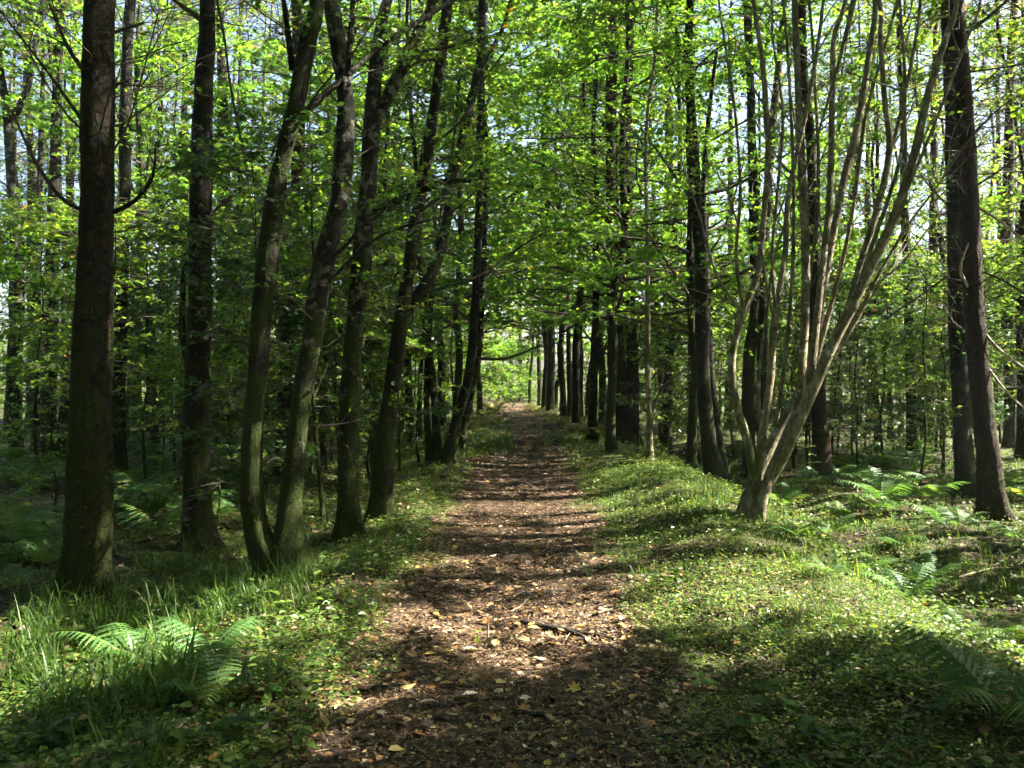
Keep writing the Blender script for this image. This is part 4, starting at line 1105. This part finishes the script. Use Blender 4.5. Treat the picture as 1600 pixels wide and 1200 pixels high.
g = Geo()
def litter(rng, X, Y, size, kind, vm, vs, lift=.012, tilt=.3):
    n = len(X)
    P = np.stack([X, Y, height(X, Y) + .008 + lift * rng.random(n)], -1)
    a = rng.uniform(0, 6.28, n)
    D = np.stack([np.cos(a), np.sin(a), rng.normal(0, .12, n)], -1)
    Nn = np.array([0, 0, 1.0]) + rng.normal(size=(n, 3)) * tilt
    Nn[:, 2] *= np.where(rng.random(n) < .4, -1, 1)
    leaves(g, P, D, Nn, size * rng.uniform(.45, 1.3, n), np.clip(rng.normal(vm, vs, n), 0, 1), kind)
def band(rng, n, u0, u1, y0, y1, pw=1.5):
    Y = y0 + (y1 - y0) * rng.random(n) ** pw
    return path_c(Y) + rng.uniform(u0, u1, n), Y
litter(rg, *band(rg, 22000, -.92, .95, 2.4, 12), .030, 'diamond', .48, .26)
litter(rg, *band(rg, 2600, -.92, .95, 2.4, 10), .045, 'oval', .56, .28)
litter(rg, *band(rg, 24000, -.92, .95, 2.4, 9), .016, 'diamond', .50, .26)
litter(rg, *band(rg, 800, -1.0, 1.15, 2.5, 7.5), .06, 'maple', .45, .30, .03)
litter(rg, *band(rg, 9000, -1.2, 1.3, 11, 40, 1.2), .07, 'diamond', .48, .22)
litter(rg, *band(rg, 1700, .9, 3.6, 2.4, 12), .04, 'oval', .5, .2, .05, .5)
litter(rg, *band(rg, 2600, .75, 2.4, 2.5, 7), .03, 'diamond', .45, .22, .02, .4)
litter(rg, *band(rg, 3000, -3.2, -1.0, 2.4, 12), .045, 'oval', .55, .2, .05, .5)
litter(rg, *band(rg, 12000, -12, -2.0, 5, 26, 1.2), .07, 'diamond', .45, .2, .04, .5)
litter(rg, *band(rg, 9000, 3.0, 12, 5, 26, 1.2), .07, 'diamond', .45, .2, .04, .5)
leaf_litter = stuff('leaf_litter', g.mesh('leaf_litter', [M['litter']], False), 'brown carpet of fallen leaves over path and woodland floor', 'leaf litter')
g = Geo()
litter(rg, *band(rg, 18000, -.95, 1.0, 2.4, 11), .05, 'needle', .5, .25, .02, .2)
litter(rg, *band(rg, 5000, 1.0, 3.4, 2.4, 10), .05, 'needle', .6, .25, .03, .2)
litter(rg, *band(rg, 5000, -3.0, -1.0, 2.4, 10), .05, 'needle', .5, .25, .03, .2)
stuff('needle_litter', g.mesh('needle_litter', [M['needles_litter']], False), 'tan conifer needles and bits strewn on the path', 'needle litter')

# the larger fallen leaves, one object each
LM = []
for q, (kind, v) in enumerate([('maple', .30), ('maple', .62), ('oval', .78), ('oval', .90), ('maple', .95), ('oval', .55), ('oval', 1.0), ('maple', .80), ('maple', .40), ('oval', .965)]):
    gg = Geo()
    tv, tq, tt = LEAF[kind]
    vv = tv.copy(); vv[:, 2] += .18 * vv[:, 0] ** 2 * 2 + .10 * (vv[:, 1] - .5) ** 2 * 2
    gg.add(vv, tq, tt, a=np.full(len(vv), v))
    LM.append(gg.mesh('fallen_leaf', [M['litter']], False))
for k in range(300):
    y = 2.75 + 6.5 * rg.random() ** 1.7
    u = rg.normal(0, .62)
    x = float(path_c(y)) + u
    o = bpy.data.objects.new('fallen_leaf', LM[int(rg.choice(len(LM), p=[.14, .13, .11, .12, .05, .14, .09, .07, .10, .05]))])
    COL.objects.link(o); o.parent = path
    o.location = (x, y, float(height(x, y)) + .022 + .012 * rg.random())
    o.rotation_euler = (rg.normal() * .22 + (math.pi if rg.random() < .35 else 0), rg.normal() * .22, rg.uniform(0, 6.28))
    s = rg.uniform(.045, .095)
    o.scale = (s, s, s)

# ------------------------------------------------------------------ leafy plants beside the path
def plant_leaf(name, m, v):
    gg = Geo()
    n = 7
    t = np.linspace(0, 1, n)
    w = .34 * np.sin(np.pi * t ** .8) ** .8 * (1 + .10 * np.where(np.arange(n) % 2, 1, -1))
    w[0] = .02; w[-1] = 0.0
    V, Q = [], []
    for k in range(n):
        zz = -.22 * t[k] ** 2
        V += [[-w[k], t[k], zz + w[k] * .28], [0, t[k], zz], [w[k], t[k], zz + w[k] * .28]]
    for k in range(n - 1):
        a = 3 * k
        Q += [[a, a + 1, a + 4, a + 3], [a + 1, a + 2, a + 5, a + 4]]
    gg.add(V, Q, a=np.full(len(V), v))
    return gg.mesh(name, [m], True)
PL = [plant_leaf('plant_leaf_a', M['cover'], .45), plant_leaf('plant_leaf_b', M['cover'], .62), plant_leaf('plant_leaf_c', M['leaf_dark'], .5), plant_leaf('plant_leaf_d', M['leaf_bright'], .9)]
def plant(px, py, h, pairs, ls, label, leafs=(0, 1), group=None, lean=.15):
    rng = np.random.default_rng(int(px * 7 + py))
    p = ground_hit(px, py)
    e = empty('leafy_plant', p); tag(e, label, 'plant', group)
    C = grow(rng, np.zeros((1, 3)), np.array([[rng.normal() * lean, rng.normal() * lean, 1.0]]), np.array([h]), 7, .07)
    gg = Geo(); tubes(gg, C, lin_r(np.array([.0035]), 7, .5), 5)
    part('stem', gg.mesh('stem', [M['grass']]), e)
    a = rng.uniform(0, 6.28)
    for k in range(pairs):
        t = .35 + .65 * k / max(1, pairs - 1)
        P, T = sample_on(C, np.zeros(1, int), np.array([min(t, .999)]))
        a += 1.57 + rng.normal() * .2
        for s in (0, math.pi):
            sz = ls * (1.15 - .5 * t) * rng.uniform(.85, 1.15)
            part('leaf', PL[leafs[int(rng.integers(len(leafs)))]], e, loc=tuple(P[0]), rot=(rng.normal() * .15 + .1, rng.normal() * .15, a + s), scl=(sz, sz, sz))
    return e
for a in [(428, 985, .24, 3, .10, 'bright-leaved sprig in sun at the left path edge', (1, 3)), (446, 978, .15, 2, .08, 'small pale sprig beside the bright-leaved one', (1,)), (575, 905, .22, 4, .07, 'nettle-like plant on left verge below the birch', (1, 0)),
          (500, 940, .20, 3, .07, 'leafy plant between mossy twin tree and sunny litter', (1, 0)), (540, 950, .16, 3, .06, 'low green plant at the corner of the sunlit litter', (1, 3)), (745, 1005, .07, 2, .055, 'lone yellow-green seedling beside pale stick on path', (3,)),
          (915, 902, .12, 3, .07, 'dark seedling on the path near the right verge', (2, 0)), (940, 893, .10, 2, .06, 'smaller seedling just right of the dark one', (2,)), (1215, 1120, .14, 3, .13, 'broad-leaved plant in shade at lower right', (2, 0)),
          (1262, 1160, .10, 3, .11, 'dark round-leaved plant right of the broad-leaved one', (2,)), (1170, 1155, .10, 3, .11, 'shaded leafy plant left of the broad-leaved one', (2, 0)), (90, 1180, .16, 4, .11, 'dark bramble-leaved plant in the lower left corner', (2,)),
          (270, 1180, .12, 4, .11, 'dark bramble leaves at bottom left beneath the blue-green fern', (2, 0)), (370, 1160, .12, 3, .10, 'low shaded leafy plant right of bottom-left brambles', (2,)), (420, 1100, .12, 3, .09, 'shaded plant right of the blue-green fern', (2, 0)),
          (470, 1180, .10, 3, .09, 'shaded leaf rosette at the bottom of left verge', (2, 0)), (620, 830, .22, 4, .08, 'leafy shoot at the foot of the slanting dark tree', (0,)), (640, 815, .18, 3, .08, 'leafy shoot a little right of the slanting dark tree', (0, 2)),
          (560, 990, .12, 3, .06, 'sunlit weed at left end of the bright litter patch', (1, 3)), (400, 1010, .16, 3, .07, 'half-lit weed right of the glowing fern', (1,)), (1050, 1010, .10, 3, .06, 'low weed on the sunny crest of right bank', (1,)),
          (1140, 960, .12, 3, .06, 'sunlit weed amid clover on the right bank', (1, 3)), (1330, 1080, .12, 3, .09, 'shaded plant on the right bank below sun line', (2, 0)), (1480, 1130, .14, 3, .09, 'shaded plant left of the big soft fern', (2, 0)),
          (1100, 1080, .10, 3, .08, 'shaded plant at the right path edge', (2, 0))]:
    plant(*a, group='small plants beside the path')
# hanging hazel shoot with yellowing leaves
plant(1276, 800, 1.0, 6, .13, 'tall thin shoot with yellowing leaves right of hazel foot', (3, 1), None, .06)

# ------------------------------------------------------------------ sticks on the ground
def stick(pts, w, label, m='stick', forks=()):
    rng = np.random.default_rng(int(pts[0][0]))
    P = np.array([ground_hit(x, y) for x, y in pts])
    b = P[0].copy()
    e = empty('fallen_branch', b); tag(e, label, 'branch', 'sticks lying on the path')
    for k, q in enumerate([P] + [np.array([ground_hit(x, y) for x, y in f]) for f in forks]):
        q = q + np.array([0, 0, .016])
        R = np.linspace(w, w * .4, len(q)) * (1 if k == 0 else .6)
        C, RR = smooth_curve(q, R, .02, .05)
        C = C + np.stack([n2(C[:, 0], C[:, 1], 9, 3 + k), n2(C[:, 0], C[:, 1], 9, 13 + k), np.zeros(len(C))], -1) * .012
        gg = Geo(); trunk_geo(gg, C, RR, b, 9, 0, .22, 5 + k, .12)
        part('main_stem' if k == 0 else 'side_shoot', gg.mesh('stick', [M[m]]), e)
stick([(815, 978), (860, 988), (900, 994), (960, 1004)], .026, 'dark forked branch lying across right half of the path', 'stick', [[(885, 992), (912, 1002), (922, 1020)]])
stick([(670, 1112), (720, 1106), (775, 1098)], .016, 'dark root-like stick in foreground shade on the path', 'stick')
stick([(800, 1118), (860, 1124), (905, 1120)], .015, 'short dark stick in shade near bottom of the path', 'stick')
stick([(915, 968), (960, 955), (990, 942)], .007, 'thin pale twig at the right edge of path', 'stick_pale')
stick([(560, 1085), (620, 1078), (660, 1082)], .010, 'thin dark twig in shade at left of path', 'stick')
stick([(800, 960), (815, 950), (825, 938)], .006, 'short thin twig on sunny part of path', 'stick_pale')
stick([(20, 985), (90, 968), (160, 962)], .018, 'fallen limb below the thick spruce at left', 'stick')
stick([(1322, 722), (1350, 742), (1372, 768)], .022, 'fallen dead branch in the ferns behind the hazel', 'stick')
stick([(215, 850), (262, 838), (300, 842)], .016, 'rotting branch on the dim floor right of the thickest spruce', 'stick')
stick([(1500, 905), (1550, 893), (1595, 890)], .016, 'dead stick above the hollow at the right edge', 'stick_pale')
# upright pale stump of a seedling
p = ground_hit(757, 1016)
e = empty('broken_stem', p); tag(e, 'pale upright broken stem standing in the sunlit litter', 'stick')
gg = Geo()
C, RR = smooth_curve(np.array([[0, 0, -.03], [.004, 0, .03], [.02, 0, .08], [.024, .01, .16]]), np.array([.008, .007, .006, .003]), .01)
trunk_geo(gg, C, RR, np.zeros(3), 8, 0, .15, 3, .1); part('stem', gg.mesh('stem', [M['stick_pale']]), e)
gg = Geo()
C, RR = smooth_curve(np.array([[.008, 0, .04], [.04, 0, .07], [.055, 0, .10]]), np.array([.005, .004, .002]), .01)
trunk_geo(gg, C, RR, np.zeros(3), 7, 0, .15, 4, .1); part('side_shoot', gg.mesh('side_shoot', [M['stick_pale']]), e)

# ------------------------------------------------------------------ labels for the wood behind
ORD = ['first', 'second', 'third', 'fourth', 'fifth', 'sixth', 'seventh', 'eighth', 'ninth', 'tenth', 'eleventh', 'twelfth', 'thirteenth', 'fourteenth', 'fifteenth', 'sixteenth', 'seventeenth', 'eighteenth', 'nineteenth', 'twentieth']
KIND = {'spruceA': 'brown spruce trunk', 'spruceB': 'dark spruce trunk', 'spruceC': 'reddish spruce trunk', 'larch': 'twiggy larch', 'beechA': 'leafy mossy tree', 'beechB': 'leafy dark-stemmed tree', 'beechC': 'pale two-stemmed tree',
        'sycA': 'spreading bright-leaved tree', 'sycB': 'low bright-leaved tree', 'poleA': 'thin dark pole', 'poleB': 'thin mossy pole', 'sapA': 'dark-leaved sapling', 'sapB': 'small leafy sapling', 'sapC': 'tall dark-leaved sapling', 'shrubA': 'dense green shrub', 'shrubB': 'bright green shrub'}
cells = {}
for (e, key, px, d) in MID:
    if -60 <= px <= 1660:
        j = max(k for k in range(len(LAND)) if LAND[k][0] <= px)
        zone = 'nearer' if d < 20 else ('midway' if d < 36 else 'far')
        cells.setdefault((j, zone, KIND[key]), []).append((px, e, key))
    else:
        tag(e, 'woodland tree standing just outside the picture sides', 'tree', 'trees outside the picture')
for (j, zone, kd), lst in cells.items():
    lst.sort(key=lambda q: q[0])
    between = 'between the %s and the %s' % (LAND[j][1], LAND[j + 1][1])
    for k, (px, e, key) in enumerate(lst):
        o = '' if len(lst) == 1 else ', %s from left' % ORD[min(k, 19)]
        tag(e, '%s %s %s%s' % (zone, kd, between, o), 'sapling' if key.startswith('sap') else ('shrub' if key.startswith('shrub') else 'tree'), 'understorey saplings' if key[:2] in ('sa', 'sh') else 'background woodland trees')
for e in OFF:
    wh = 'to the right' if e.location.x > 3.2 else ('to the left' if e.location.x < -3.2 else 'behind the camera')
    kd = 'shrub' if e.name.startswith('shrub') else ('conifer' if e.name.startswith('conifer') else 'broadleaf tree')
    tag(e, 'unseen %s casting shade from out of the picture %s' % (kd, wh), 'shrub' if kd == 'shrub' else 'tree', 'trees outside the picture')
cells = {}
for (e, px) in FB:
    j = max(k for k in range(len(LAND)) if LAND[k][0] <= px)
    cells.setdefault(j, []).append((px, e))
for j, lst in cells.items():
    lst.sort(key=lambda q: q[0])
    for k, (px, e) in enumerate(lst):
        o = '' if len(lst) == 1 else ', %s from left' % (ORD[k] if k < 20 else 'twenty-' + ORD[k - 20])
        tag(e, 'background fern between the %s and the %s%s' % (LAND[j][1], LAND[j + 1][1], o), 'fern', 'ferns in the undergrowth')

# ------------------------------------------------------------------ thin autumn haze in the wood
hm = bpy.data.materials.new('haze')
hm.use_nodes = True
for n in list(hm.node_tree.nodes):
    hm.node_tree.nodes.remove(n)
hv = hm.node_tree.nodes.new('ShaderNodeVolumePrincipled')
hv.inputs['Color'].default_value = (.92, .96, 1.0, 1)
hv.inputs['Density'].default_value = 0.0004
hv.inputs['Anisotropy'].default_value = 0.3
ho = hm.node_tree.nodes.new('ShaderNodeOutputMaterial')
hm.node_tree.links.new(hv.outputs[0], ho.inputs['Volume'])
g = Geo()
hx, hy0, hy1, hz0, hz1 = 75.0, -40.0, 100.0, -3.0, 24.0
V = [(x, y, z) for z in (hz0, hz1) for y in (hy0, hy1) for x in (-hx, hx)]
g.add(V, [[0, 2, 3, 1], [4, 5, 7, 6], [0, 1, 5, 4], [2, 6, 7, 3], [0, 4, 6, 2], [1, 3, 7, 5]])
stuff('haze', g.mesh('haze', [hm], False), 'thin pale haze between the trees', 'haze')
scene.cycles.volume_bounces = 0
